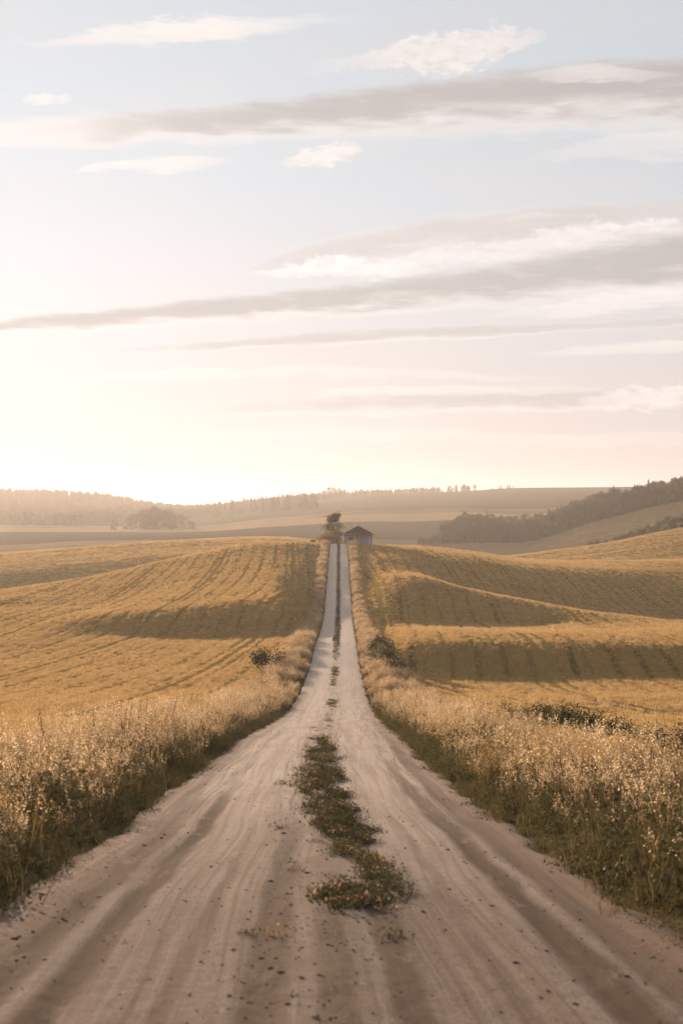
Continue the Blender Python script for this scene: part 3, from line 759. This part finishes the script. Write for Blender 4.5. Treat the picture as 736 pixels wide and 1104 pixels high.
# ------------------------------------------------------------------ roadside grass
def build_verges():
    oats = [oat_tuft(0), oat_tuft(1, 7, .55, 1.25), oat_tuft(2, 11, .5, .95), oat_tuft(3, 6, .8, 1.35), oat_tuft(4, 10, .35, .8)]
    for k in (0, 2):
        oats[k].materials[0] = M_GOLD; oats[k].materials[1] = M_GSEED
    oats.append(dock(7))
    greens = [green_tuft(20 + i) for i in range(3)]
    weeds = [weed_tuft(40 + i) for i in range(3)]
    for side, lab in ((-1, "tall dry pale seeding grass with green foot along the left edge of the dirt road"),
                      (1, "tall dry seeding grass mixed with green weeds along the right edge of the dirt road")):
        P = []; S = []; I = []; RT = []
        # tall oat grass
        for (y0, y1, den) in ((-8, 3, 5), (3, 42, 17), (42, 80, 13)):
            x, y, v = strip_points(y0, y1, den, side, .10, 1.08)
            clump = sn(x, y, 1.1, 3 + side) * .5 + sn(x, y, .35, 8) * .5
            keep = rng.random(len(x)) < np.clip(sstep(.0, .26, v + .08 * clump) * (.70 + .75 * clump), 0.0, 1)
            x, y, v, clump = x[keep], y[keep], v[keep], clump[keep]
            sc = (.62 + .34 * sstep(.1, .55, v)) * (.92 + .16 * clump) * rng.uniform(.70, 1.15, len(x))
            if side > 0: sc *= np.where((v > .62) & (y > 24) & (y < 66), .72, .95)
            P.append(np.stack([x, y, height(x, y)], 1)); S.append(sc); I.append(np.where(rng.random(len(x)) < .025, 5, np.where(sn(x, y, .5, 11) + rng.normal(0, .5, len(x)) > .75, rng.choice([0, 2, 4], len(x)), rng.choice([1, 3, 4], len(x))))); RT.append(rotv(len(x), .14))
        # green understorey and road-edge grass
        for (y0, y1, den) in ((-8, 3, 5), (3, 42, 26), (42, 80, 12)):
            x, y, v = strip_points(y0, y1, den, side, -.05, .75, 1)
            cl = sn(x, y, 1.6, 5 + side)
            edge = -.03 + .025 * sn(x, y, 2.3, 1) + .02 * sn(x, y, .6, 2)
            keep = (v > edge) & (rng.random(len(x)) < np.clip(1.15 - .9 * v + .3 * cl, .1, 1))
            x, y, v = x[keep], y[keep], v[keep]
            sc = (.42 + .25 * sstep(15, 9, y) + .5 * sstep(-.05, .25, v)) * rng.uniform(.6, 1.25, len(x)) * (1 + .25 * sn(x, y, .9, 7))
            wd = rng.random(len(x)) < (.12 if side > 0 else .14)
            P.append(np.stack([x, y, height(x, y)], 1)); S.append(sc); I.append(np.where(wd, rng.integers(9, 12, len(x)), rng.integers(6, 9, len(x)))); RT.append(rotv(len(x), .12))
        scatter("roadside_grass", oats + greens + weeds, np.concatenate(P), np.concatenate(RT), np.concatenate(S), np.concatenate(I), lab, "grass")
    far = [far_tuft(60 + i) for i in range(4)]
    greens = [green_tuft(26, 40, .3, .8), green_tuft(27, 30, .2, .6), weed_tuft(46, .7, 200, None, .3, .08)]
    for side, lab in ((-1, "far strip of dry grass climbing the hill on the left of the dirt road"),
                      (1, "far strip of dry grass and bushy growth climbing the hill on the right of the dirt road")):
        x, y, v = strip_points(76, 352, 11, side, .05, 1.15)
        ok = v > .05 + .16 * sstep(110, 200, y); x, y, v = x[ok], y[ok], v[ok]
        hump = .5 + .5 * sn(np.zeros_like(y), y, .10, 2 + side) * .8 + .25 * sn(x, y, .5, side)
        v2 = rng.random(len(x))
        keep = v2 < np.clip(.15 + .6 * hump + .6 * sn(x, y, .55, 3), .06, 1)
        x, y, v, hump = x[keep], y[keep], v[keep], hump[keep]
        sc = (.38 + .32 * sstep(0, .5, v)) * (.85 + .25 * np.clip(hump, 0, 1.2)) * rng.uniform(.5, 1.5, len(x)) * (1 + .15 * sn(x, y, .8, 5))
        scatter("roadside_grass", far + greens, np.stack([x, y, height(x, y)], 1), rotv(len(x)), sc, np.where(rng.random(len(x)) < .80 + .2 * sn(x, y, .35, 8), rng.integers(0, 4, len(x)), rng.integers(4, 7, len(x))), lab, "grass")
build_verges()

# ------------------------------------------------------------------ weeds along the crown of the road
def crown_density(lat, y):
    """how thick the weeds stand, from the photograph: one long mat, a separate tuft, small patches, then a thin line"""
    d = np.zeros_like(y)
    c = np.interp(y, [9, 13, 16, 22, 38], [.34, .40, .27, .12, .08]) + .04 * np.sin(y * 1.3)
    w = np.interp(y, [11, 13, 16, 22, 31, 38], [.20, .24, .30, .37, .31, .14])
    w = w * (1 + .25 * np.sin(y * 2.1) + .2 * np.sin(y * 4.7 + lat * 3))
    mat = sstep(w, w * .45, np.abs(lat - c)) * sstep(41, 36, y) * sstep(12.4, 13.2, y + .5 * lat)
    d = np.maximum(d, mat * np.clip(.55 + .25 * sn(lat * 4, y * .6, 1.2, 4) + .40 * sn(lat * 11, y * 3.7, 1.0, 9), 0.02, 1))
    tuft = sstep(.30, .14, np.hypot(lat - .26, (y - 10.5) / 2.4))
    d = np.maximum(d, tuft * 1.1)
    side = sstep(.20, .07, np.abs(lat - .55)) * sstep(10.2, 11, y) * sstep(13.4, 12.6, y) * .45
    d = np.maximum(d, side)
    sp = .025 * sstep(.75, .2, np.abs(lat)) * sstep(7, 9.5, y) * sstep(60, 30, y)
    d = np.maximum(d, sp * (sn(lat * 5, y * 3, 1, 6) > .2))
    for (y0, hl, ww, k) in ((82, 6, .26, .8), (74, 3, .14, .4), (114, 11, .28, 1.), (103, 5, .2, .8), (137, 12, .16, .7), (62, 9, .10, .35)):
        d = np.maximum(d, k * (.5 + .5 * sn(lat * 7, y * 1.9, 1, y0)) * sstep(1.0, .3, np.abs(y - y0) / hl) * sstep(ww * 1.2, ww * .6, np.abs(lat - .0)))
    line = 1.6 * sstep(.42, .20, np.abs(lat + .04 * np.sin(y * .13))) * sstep(120, 175, y) * np.clip(.75 + .35 * sn(y * .06, y * .31, 1, 2), .3, 1)
    return np.maximum(d, line)

def build_crown():
    mats = [low_mat(80, [M_MAT]), low_mat(81, [M_MAT], 60, .13), low_mat(85, [M_STRAW], 30, .15), low_mat(82, [M_WEED], 40, .12), low_mat(83, [M_YELLOW], 44, .11), weed_tuft(84, .20, 60, [M_MAT], .12, .03)]
    P = []; S = []; I = []
    for (y0, y1, den, big) in ((6, 16, 190, .62), (16, 42, 90, .85), (42, 150, 26, .9), (150, 350, 30, .85)):
        n = int((y1 - y0) * 2.0 * den)
        y = rng.uniform(y0, y1, n); lat = rng.uniform(-1, 1, n)
        keep = rng.random(n) < crown_density(lat, y)
        y, lat = y[keep], lat[keep]
        lm = lat * hwroad(y) / 2.3
        x = xroad(y) + lm
        z = zroad(y) + road_relief(lat, y)
        P.append(np.stack([x, y, z], 1)); S.append(big * rng.uniform(.6, 1.25, len(y)))
        yel = (rng.random(len(y)) < np.where((np.abs(y - 13.6) < 1.0), .30, .03))
        I.append(np.where(yel, 4, rng.choice([0, 0, 0, 1, 1, 1, 3, 3, 5, 5, 2], len(y))))
    P = np.concatenate(P)
    scatter("crown_weeds", mats, P, rotv(len(P), .15), np.concatenate(S), np.concatenate(I), "dark low weeds growing in patches along the middle of the dirt road", "weeds")
build_crown()

# ------------------------------------------------------------------ loose stones and clods on the road
def build_stones():
    m = plain("loose_stone", (0.24, 0.175, 0.135), .95, .3, 20)
    md = plain("dark_clod", (0.095, 0.066, 0.050), .97, .3, 20)
    protos = []
    for k in range(6):
        bm = bmesh.new(); bmesh.ops.create_icosphere(bm, subdivisions=2, radius=.5)
        r = random.Random(k)
        ph = [r.uniform(0, 6) for _ in range(6)]
        for v in bm.verts:
            c = v.co.normalized()
            v.co *= 1 + .22 * math.sin(c.x * 4 + ph[0]) * math.sin(c.y * 5 + ph[1]) + .15 * math.sin(c.z * 7 + ph[2] + c.x * 3)
            v.co.z *= .55; v.co.x *= 1.45
        me = bpy.data.meshes.new("stone"); bm.to_mesh(me); bm.free(); me.materials.append(m if k < 3 else md); protos.append(me)
    n = 9000
    y = 2.5 + 50 * rng.random(n) ** 2.3; lat = np.where(rng.random(n) < .5, rng.normal(0, 1.0, n), rng.uniform(-2.3, 2.3, n))
    ok = (np.abs(lat) < 2.3) & ((rng.random(n) < .40) | (np.abs(np.abs(lat) - 1.95) < .35) | (np.abs(lat) < .5)); y, lat = y[ok], lat[ok]
    x = xroad(y) + lat * hwroad(y) / 2.3
    z = zroad(y) + road_relief(lat, y) + .002
    sc = np.clip(.0075 * np.exp(rng.normal(0, .60, len(y))), .003, .04)
    scatter("road_stones", protos, np.stack([x, y, z], 1), rotv(len(y), .2), sc, rng.integers(0, 6, len(y)), "small loose stones and clods lying on the dirt road", "stones")
build_stones()

# ------------------------------------------------------------------ standing wheat
def build_wheat():
    cl = [wheat_clump(100 + i, 64, .18, .7, .155, .012) for i in range(4)] + [wheat_clump(110 + i, 44, .26, 1.0, .145, .028) for i in range(3)] + [wheat_clump(120 + i, 46, 1.2, 1.2, .16, .05) for i in range(2)]
    PP = []; SS = []; II = []
    for (n, y0, y1, pw, i0, i1, s0, gap) in ((120000, 34, 175, 1.35, 0, 4, .95, .26), (150000, 150, 360, 1.15, 4, 7, .95, .37), (60000, 345, 625, 1.15, 7, 9, .9, 0)):
        y = y0 + (y1 - y0) * rng.random(n) ** pw
        u = rng.uniform(-.30, .30, n); x = u * y
        s = np.abs(x - xroad(y)); vv = (s - hwroad(y)) / vwidth(y)
        keep = (vv > 1.05 + .2 * sn(x, y, .6, 1)) | (y > 400)
        swath = .5 * sn(x * .35, y * 1.3, .16, 4) + .35 * sn(x, y, .06, 9) + .3 * sn(x * 2.2, y * .4, .5, 5)
        keep &= rng.random(n) < np.clip(.66 + .42 * swath, .10, 1)
        brown = (x > 4) & (y < 96 + 9 * sn(x, y, .12, 3))
        keep &= ~brown | (rng.random(n) < .30)
        # the rows: thin every 2.4 m, wheel tracks bare
        xt = x + 1.8 * np.sin(y * .021) + 3.0
        q = np.abs(np.mod(xt, 2.4) - 1.2); q2 = np.abs(np.mod(xt, 14.4) - 7.2)
        keep &= ~((q < gap) & (rng.random(n) < .82 + .3 * sn(x * .4, y * .03, 1.2, 3))) & (q2 > gap + (.12 if y0 < 100 else .13))
        x, y = x[keep], y[keep]
        PP.append(np.stack([x, y, height(x, y)], 1)); SS.append(s0 * rng.uniform(.7, 1.25, len(x)) * (1 + .22 * swath[keep])); II.append(rng.integers(i0, i1, len(x)))
    P = np.concatenate(PP)
    scatter("wheat", cl, P, np.stack([rng.normal(0, .09, len(P)), rng.normal(0, .09, len(P)), math.pi * rng.integers(0, 2, len(P)) + rng.normal(0, .04, len(P))], 1), np.concatenate(SS), np.concatenate(II), "ripe golden wheat standing in the fields on both sides of the road", "wheat")
build_wheat()

# ------------------------------------------------------------------ trees and shrubs
M_BARK = plain("tree_bark", (0.085, 0.062, 0.045), .95, .25, 8)
M_LEAF = leaf_material("broad_leaves", (0.018, 0.020, 0.009), (0.052, 0.050, 0.020), .22)
M_NEEDLE = leaf_material("conifer_needles", (0.015, 0.020, 0.009), (0.042, 0.044, 0.018), .12)
M_LIGHTER = leaf_material("lighter_leaves", (0.075, 0.066, 0.034), (0.17, 0.145, 0.075), .4)  # lighter leaf tone for the tree at the road top
M_SHRUB = leaf_material("shrub_leaves", (0.026, 0.032, 0.012), (0.075, 0.075, 0.028), .28)
M_PALE = leaf_material("pale_shrub_leaves", (0.16, 0.125, 0.055), (0.34, 0.26, 0.13), .40)

def broad_tree(seed, h=9.0, w=6.0, n=1500, leaf=.42, clear=.10, lobes=24):
    """trunk with limbs, and a ragged crown of leaf clumps; returns the two meshes"""
    r = random.Random(seed); t = MB(); c = MB()
    top = Vector((r.uniform(-.3, .3), r.uniform(-.3, .3), h * .72))
    fork = Vector((top.x * .4, top.y * .4, h * (clear + .10)))
    t.cone((0, 0, -.3), fork, h * .026, h * .017); t.cone(fork, top, h * .017, h * .005)
    for k in range(lobes):
        a = r.uniform(0, 6.28); zz = r.uniform(clear, .93); q = (zz - clear) / (1 - clear)
        rad = w / 2 * (math.sin(math.pi * min(1, q * .80 + .17)) ** .7) * r.uniform(.45, .92)
        ctr = Vector((rad * math.cos(a), rad * math.sin(a), h * zz))
        t.cone(fork.lerp(top, min(1, q * .8)), ctr, h * .007, h * .002, 5)
        br = w * r.uniform(.13, .22)
        for j in range(n // lobes):
            d = Vector((r.gauss(0, 1), r.gauss(0, 1), r.gauss(0, .75))); d = d.normalized() * br * r.uniform(.35, 1.15)
            c.leaf(ctr + d, leaf * r.uniform(.6, 1.2), r, 0, 1.4)
    return t.mesh("tree_trunk", [M_BARK], True), c.mesh("tree_crown", [M_LEAF])

def conifer(seed, h=12.0, w=4.2, n=520):
    r = random.Random(seed); t = MB(); c = MB()
    t.cone((0, 0, -.3), (0, 0, h * .96), h * .016, .03)
    for k in range(n):
        q = r.random() ** 1.25; z = h * (.07 + .93 * q)
        rad = w / 2 * (1 - q) ** .85 * (.75 + .25 * math.sin(z * 3.1 + seed)) * r.uniform(.35, 1.05) + .06
        a = r.uniform(0, 6.28)
        p = Vector((rad * math.cos(a), rad * math.sin(a), z - rad * .22))
        L = .25 + rad * .55; d = Vector((math.cos(a), math.sin(a), -.35)); sd = Vector((-math.sin(a), math.cos(a), r.uniform(-.3, .3)))
        c.quad(p - d * L * .6, p + sd * L * .42, p + d * L * .7, p - sd * L * .42)
    return t.mesh("tree_trunk", [M_BARK], True), c.mesh("tree_crown", [M_NEEDLE])

def shrub_meshes(seed, h=1.4, w=1.7, n=1500, leaf=.06, mat=None):
    r = random.Random(seed); t = MB(); c = MB()
    for k in range(16):
        a = r.uniform(0, 6.28); q = math.sqrt(r.random()); zz = h * (1 - .55 * q * q) * r.uniform(.5, 1.0)
        ctr = Vector((w * .42 * q * math.cos(a), w * .42 * q * math.sin(a), zz * .85))
        t.cone((r.gauss(0, .06), r.gauss(0, .06), -.05), ctr, .014, .005, 5)
        for j in range(n // 16):
            d = Vector((r.gauss(0, 1), r.gauss(0, 1), r.gauss(0, 1.1))) * w * .105
            p = ctr + d
            if p.z < .03: p.z = r.uniform(.03, .2)
            c.leaf(p, leaf * r.uniform(.6, 1.2), r, 0, 1.7)
    return t.mesh("shrub_stems", [M_BARK], True), c.mesh("shrub_foliage", [mat or M_SHRUB])

def plant_thing(name, meshes, loc, rz, scl, label, cat, group=None, parts=("trunk", "crown"), flat=1.0):
    e = empty(name, loc, rz)
    e.scale = (scl, scl, scl * flat)
    tag(e, label, cat, group)
    link(parts[0], meshes[0], e); link(parts[1], meshes[1], e)
    return e

BROAD = [broad_tree(i, 9 + .6 * (i % 3), 7.2 + .9 * (i % 2), clear=.06) for i in range(5)]
CONI = [conifer(10 + i, 12, 5.6 + .6 * (i % 3), 800) for i in range(4)]
BUSH = [shrub_meshes(30 + i) for i in range(4)]
PALEBUSH = [shrub_meshes(40 + i, 1.6, 1.8, 700, .10, M_PALE) for i in range(2)]
rt = random.Random(99)

def place(kind, px, d, scl, label, group=None, dz=-.1, flat=1.0):
    src, name, cat = {'b': (BROAD, "leafy_tree", "tree"), 'c': (CONI, "pine_tree", "tree")}.get(kind, (None, None, None)) if kind in 'bc' else {'s': (BUSH, "shrub", "shrub"), 'p': (PALEBUSH, "pale_shrub", "shrub")}[kind]
    pr = ("trunk", "crown") if kind in 'bc' else ("stems", "foliage")
    return plant_thing(name, rt.choice(src), at(px, d, dz), rt.uniform(0, 6.28), scl, label, cat, group, pr, flat)

# the tree and bushes at the top of the road, left of the house
TOPTREE = broad_tree(71, 8.4, 5.6, 3600, .27, .06, 40)
TOPTREE[1].materials[0] = M_LIGHTER
plant_thing("leafy_tree", TOPTREE, at(360, 358, -.1), .4, .96, "round leafy tree standing at the top of the road just left of the small house", "tree")
plant_thing("pale_shrub", PALEBUSH[0], at(350, 349, -.1), 1.0, 2.3, "pale yellowish bush at the road top, farther left of the leafy tree's foot", "shrub", None, ("stems", "foliage"))
plant_thing("pale_shrub", PALEBUSH[1], at(356, 353, -.1), 2.0, 2.5, "pale yellowish bush at the road top, right in front of the leafy tree", "shrub", None, ("stems", "foliage"))
plant_thing("shrub", BUSH[2], at(337, 346, -.1), 2.0, .9, "small straggly green bush on the crest, left of the pale bushes", "shrub", None, ("stems", "foliage"))
# dark shrubs behind the roadside grass
plant_thing("shrub", BUSH[0], at(289, 117, -.1), 0.3, 1.75, "dark rounded shrub behind the left grass strip at the edge of the golden field", "shrub", None, ("stems", "foliage"))
for i, (px, d, sc, lab) in enumerate(((410, 133, 1.55, "dark shrub beside the right grass strip, highest up the road of three"),
                                      (414, 121, 1.6, "dark shrub beside the right grass strip, middle one of three in a row"),
                                      (425, 108, 1.3, "dark shrub beside the right grass strip, nearest of three in a row"))):
    plant_thing("shrub", BUSH[(i + 1) % 4], at(px, d, -.1), i * 1.3, sc, lab, "shrub", "dark shrubs in a row right of the climbing road", ("stems", "foliage"))
for i, (px, d, sc) in enumerate(((520, 58, .5), (545, 54, .66), (563, 52, .7), (580, 50, .75), (598, 48, .78), (616, 46, .74), (636, 43, .7), (668, 39, .6), (700, 36, .6), (736, 33, .6))):
    plant_thing("shrub", BUSH[i % 4], at(px, d, -.1), i * 1.1, sc, "low dark green shrub in the row behind the seeding grass at the right field edge", "shrub", "low dark shrubs along the right field edge", ("stems", "foliage"))

# the dark wood on the right hillside
G = "trees of the dark wood on the right hillside"
def wood_base(px): return 800 + 22 * min(1, max(0, (px - 475) / 165))
n_c = n_b = 0
for row in range(10):
    px = 478 + rt.uniform(0, 4)
    while px < 775:
        d = wood_base(px) + 1 + row * 23 + rt.uniform(-8, 8)
        if not (row > 3 and px < 500):
            con = rt.random() < (.15 if px < 560 else .42)
            sc = rt.uniform(.8, 1.25) * (1.0 if row else .7) * (1.0 if px < 690 else .92)
            if con: place('c', px, d, sc * rt.uniform(.8, 1.15), "dark pointed conifer standing in the wood across the right hillside", G)
            else: place('b', px, d, sc * 1.1, "dark round-crowned tree standing in the wood across the right hillside", G)
        px += rt.uniform(6, 11)
for px, d, sc in ((454, 780, 3.2), (461, 784, 3.8), (468, 788, 4.4)):
    place('s', px, d, sc, "dark bush at the low left end of the hillside wood", "bushes at the low end of the wood")
# hedge and trees above the right-hand fields
for px, d, sc, k in ((628, 640, 1.6, 's'), (636, 642, 2.1, 's'), (644, 640, 2.2, 's'), (652, 636, 1.7, 's'), (664, 636, 2.4, 's'), (672, 634, 2.9, 's'), (680, 632, 3.2, 's'), (688, 632, 3.5, 's'),
                     (696, 630, .62, 'b'), (704, 630, .50, 'b'), (712, 628, .70, 'b'), (720, 626, .78, 'b'), (729, 626, .72, 'b'), (738, 625, .85, 'b'), (748, 625, .9, 'b')):
    place(k, px, d, sc, "dark bush in the hedge below the hillside wood on the right" if k == 's' else "small round tree in the hedge below the hillside wood at the right edge", "hedge above the right fields")

# far copses and skylines
for px, d, sc in ((137, 1235, .75), (144, 1240, 1.0), (151, 1245, 1.2), (158, 1250, 1.3), (165, 1252, 1.35), (172, 1255, 1.25), (179, 1258, 1.25), (186, 1258, 1.0), (193, 1260, .95), (200, 1262, .8), (207, 1262, .6), (155, 1275, 1.3), (168, 1280, 1.5), (181, 1280, 1.35)):
    place('b', px, d, sc * 1.4, "dark tree in the copse standing below the wooded hill on the left", "trees of the copse below the left hill")
place('b', 124, 1200, .95, "single small round tree standing alone on the pale field left of the copse")
for px in (14, 21, 28, 36, 43, 51, 58, 66, 74, 80, 86):
    place('b', px, 1330 + rt.uniform(-15, 15), rt.uniform(.75, 1.45), "hazy sunlit tree in the thin row crossing the far left fields", "thin row of trees on the far left")
for k in range(110):
    px = rt.uniform(222, 340); q = rt.random()
    d = 1560 + 420 * q + (338 - px) * .6
    place('c', px, d, rt.uniform(.9, 1.6), "hazy conifer on the far slope left of the road's top", "conifers on the far slope left of the road")
for px, sc in ((344, 1.0), (349, 1.35), (355, 1.6), (360, 1.65), (365, 1.5), (371, 1.1)):
    place('b', px, 2195 + rt.uniform(-20, 20), sc, "broad dark tree in the clump on the skyline above the house", "broad clump on the skyline above the house")
for k in range(44):
    px = rt.choice((rt.uniform(318, 345), rt.uniform(372, 478), rt.uniform(372, 478)))
    place(rt.choice('bbbc'), px, 2190 + rt.uniform(-60, 20), rt.uniform(.45, 1.0), "small dark tree of the broken line on the middle skyline", "broken line of trees on the middle skyline")
for k in range(20):
    px = rt.choice((rt.uniform(480, 514), rt.uniform(480, 514), rt.uniform(525, 560)))
    place(rt.choice('bbc'), px, 2190 + rt.uniform(-40, 10), rt.uniform(.5, 1.1) * (1 if px < 515 else .6), "small dark tree in the tuft of trees on the skyline right of the middle", "tuft of trees on the right skyline")
for k in range(90):
    px = rt.uniform(-45, 236)
    place(rt.choice('bbc'), px, 2260 + rt.uniform(-50, 20), rt.uniform(.5, 1.15), "hazy tree on the skyline of the wooded hill at the left", "trees along the left hill's skyline")

def far_wood():
    n = 7500
    px = rng.uniform(-320, 330, n); d = rng.uniform(1420, 2270, n)
    keep = (d > 1480 + 330 * np.clip((px - 120) / 150, 0, 1) + 60 * np.sin(px * .05))
    keep &= ~((px > 225) & (d < 1900))
    px, d = px[keep], d[keep]
    n2 = 1500
    p2 = rng.uniform(215, 480, n2); d2 = rng.uniform(1960, 2225, n2)
    k2 = d2 > 1980 + 150 * sstep(330, 400, p2) + 60 * sstep(420, 480, p2) + 25 * np.sin(p2 * .12)
    px = np.concatenate([px, p2[k2]]); d = np.concatenate([d, d2[k2]])
    x = (px - 368) / F_PX * d
    protos = [m for pair in BROAD[:3] for m in pair[1:]] + [m for pair in CONI[:2] for m in pair[1:]]
    scatter("far_wood", protos, np.stack([x, d, height(x, d) - .3], 1), rotv(len(x), .03), np.concatenate([rng.uniform(.6, 1.1, len(x) - k2.sum()), rng.uniform(.4, .85, k2.sum())]), rng.integers(0, 5, len(x)), "hazy wood covering the far hill on the left and its ridge to the middle", "wood")
far_wood()

# ------------------------------------------------------------------ the small house at the top of the road
def build_house():
    def boards(name, c1, c2, per, vertical=True):
        m, nt = material(name)
        tc = nt.new('ShaderNodeTexCoord').outputs['Object']
        x, y, z = nt.sep(tc)
        k = nt.m('DIVIDE', nt.m('ADD', x, y) if vertical else z, per)
        fr = nt.m('FRACT', k); fl = nt.m('FLOOR', k)
        wn = nt.new('ShaderNodeTexWhiteNoise', noise_dimensions='1D'); nt.put(wn.inputs['W'], fl)
        n = nt.noise(nt.vm('MULTIPLY', tc, (8, 8, 1.2) if vertical else (1.2, 1.2, 8)), 1.0, 4, .6)
        c = nt.mix(nt.m('ADD', nt.m('MULTIPLY', wn.outputs[0], .5), nt.m('MULTIPLY', n, .5)), c1, c2)
        gap = nt.ss(nt.m('ABSOLUTE', nt.m('SUBTRACT', fr, .5)), .46, .5)
        c = nt.mix(gap, c, tuple(v * .3 for v in c1))
        finish(nt, principled(nt, c, .85, bump(nt, nt.m('SUBTRACT', n, nt.m('MULTIPLY', gap, 2)), .02, .7), .2))
        return m
    m_wall = boards("limewashed_boards", (0.36, 0.35, 0.35), (0.46, 0.445, 0.44), .18)
    m_gable = boards("brown_boards", (0.10, 0.070, 0.052), (0.16, 0.115, 0.085), .16)
    m_roof = boards("roof_tiles", (0.115, 0.068, 0.050), (0.18, 0.105, 0.078), .28, False)
    m_trim = plain("weathered_trim", (0.13, 0.10, 0.08), .85, .2, 6)
    m_door = boards("pale_door_boards", (0.26, 0.25, 0.245), (0.34, 0.325, 0.32), .14)
    m_iron = plain("dark_iron", (0.05, 0.045, 0.042), .6, .2, 9)
    base = at(385.6, 352); base.z -= .05
    h = empty("wooden_house", base)
    h.scale = (1.12, 1.06, .87)
    tag(h, "small gabled house with pale walls and brown roof at the top of the road", "house")
    W, L, EH, AH = 2.95, 3.6, 3.05, 5.15          # half width, half length, eaves, ridge
    b = MB()
    P = [(-W, 0), (W, 0), (W, EH), (-W, EH)]
    for y in (-L, L):
        b.quad((-W, y, -.4), (W, y, -.4), (W, y, EH), (-W, y, EH))
    for x in (-W, W):
        b.quad((x, -L, -.4), (x, L, -.4), (x, L, EH), (x, -L, EH))
    link("wall", b.mesh("house_wall", [m_wall]), h)
    b = MB()
    for y in (-L - .02, L + .02):
        n = len(b.v); b.v += [(-W, y, EH), (W, y, EH), (0, y, AH - .08)]; b.f.append((n, n+1, n+2)); b.mi.append(0)
        n = len(b.v); s_ = .06 if y > 0 else -.06
        b.v += [(-W, y + s_, EH), (W, y + s_, EH), (0, y + s_, AH - .08)]; b.f.append((n, n+1, n+2)); b.mi.append(0)
    link("gable", b.mesh("house_gable", [m_gable]), h)
    b = MB(); sl = (AH - EH) / W; ov = .62; th = .14
    for sg in (-1, 1):
        xe = sg * (W + ov); ze = EH - ov * sl
        a0 = [(0, -L - .55, AH), (0, L + .55, AH), (xe, L + .55, ze), (xe, -L - .55, ze)]
        a1 = [(x, y, z + th) for x, y, z in a0]
        b.quad(*a1); b.quad(*a0[::-1])
        for i in range(4):
            j = (i + 1) % 4
            if i != 0: b.quad(a0[i], a0[j], a1[j], a1[i])
    roof = link("roof", b.mesh("house_roof", [m_roof]), h)
    b = MB(); b.box(-.16, .16, -L - .56, L + .56, AH + th - .04, AH + th + .07); link("ridge_cap", b.mesh("roof_ridge_cap", [m_roof]), roof)
    for sg in (-1, 1):
        b = MB()
        p0 = Vector((0, -L - .60, AH + .02)); p1 = Vector((sg * (W + ov), -L - .60, EH - ov * sl + .02))
        up = Vector((0, 0, .17)); dp = Vector((0, .045, 0))
        for q in (0,):
            A = [p0, p1, p1 + up, p0 + up]; B = [v + dp for v in A]
            b.quad(*A); b.quad(*B[::-1])
            for i in range(4): b.quad(A[i], A[(i+1) % 4], B[(i+1) % 4], B[i])
        link("barge_board", b.mesh("roof_barge_board", [m_trim]), roof)
    # pent roof across the front under the gable
    b = MB(); y0, y1 = -L - .95, -L - .09
    A = [(-W - .25, y0, EH - .42), (W + .25, y0, EH - .42), (W + .05, y1, EH + .12), (-W - .05, y1, EH + .12)]
    B = [(x, y, z - .10) for x, y, z in A]
    b.quad(*A); b.quad(*B[::-1])
    for i in range(4): b.quad(A[i], A[(i+1) % 4], B[(i+1) % 4], B[i])
    link("pent_roof", b.mesh("house_pent_roof", [m_roof]), h)
    for x in (-W - .04, -.16, W - .04):
        b = MB(); b.box(x, x + .16, -L - .10, -L - .02, -.4, EH - .3)
        link("corner_post", b.mesh("house_corner_post", [m_trim]), h)
    b = MB(); b.box(.30, 2.30, -L - .07, -L - .015, -.1, 2.25)
    dr = link("door", b.mesh("house_door", [m_door]), h)
    b = MB(); b.box(.42, .47, -L - .14, -L - .075, .95, 1.2); link("handle", b.mesh("door_handle", [m_iron]), dr)
    b = MB(); b.box(-2.1, -1.0, -L - .075, -L - .02, 1.0, 1.95)
    wn = link("window", b.mesh("house_window", [m_trim]), h)
    mg, nt = material("window_glass"); finish(nt, principled(nt, (0.06, 0.065, 0.075), .12, None, .5))
    b = MB()
    for x0 in (-2.02, -1.52): b.box(x0, x0 + .44, -L - .085, -L - .07, 1.08, 1.87)
    link("pane", b.mesh("window_panes", [mg]), wn)
build_house()

# ------------------------------------------------------------------ render settings
scene.view_settings.view_transform = 'Standard'
scene.view_settings.look = 'None'
scene.view_settings.gamma = 1.0
scene.view_settings.use_curve_mapping = False
scene.view_settings.exposure = 0.98
scene.render.engine = 'CYCLES'
cy = scene.cycles
cy.use_denoising = True
try: cy.denoiser = 'OPENIMAGEDENOISE'
except Exception: pass
cy.max_bounces = 5; cy.diffuse_bounces = 3; cy.glossy_bounces = 1; cy.transmission_bounces = 3
cy.transparent_max_bounces = 6; cy.volume_bounces = 1
cy.sample_clamp_indirect = 4.0
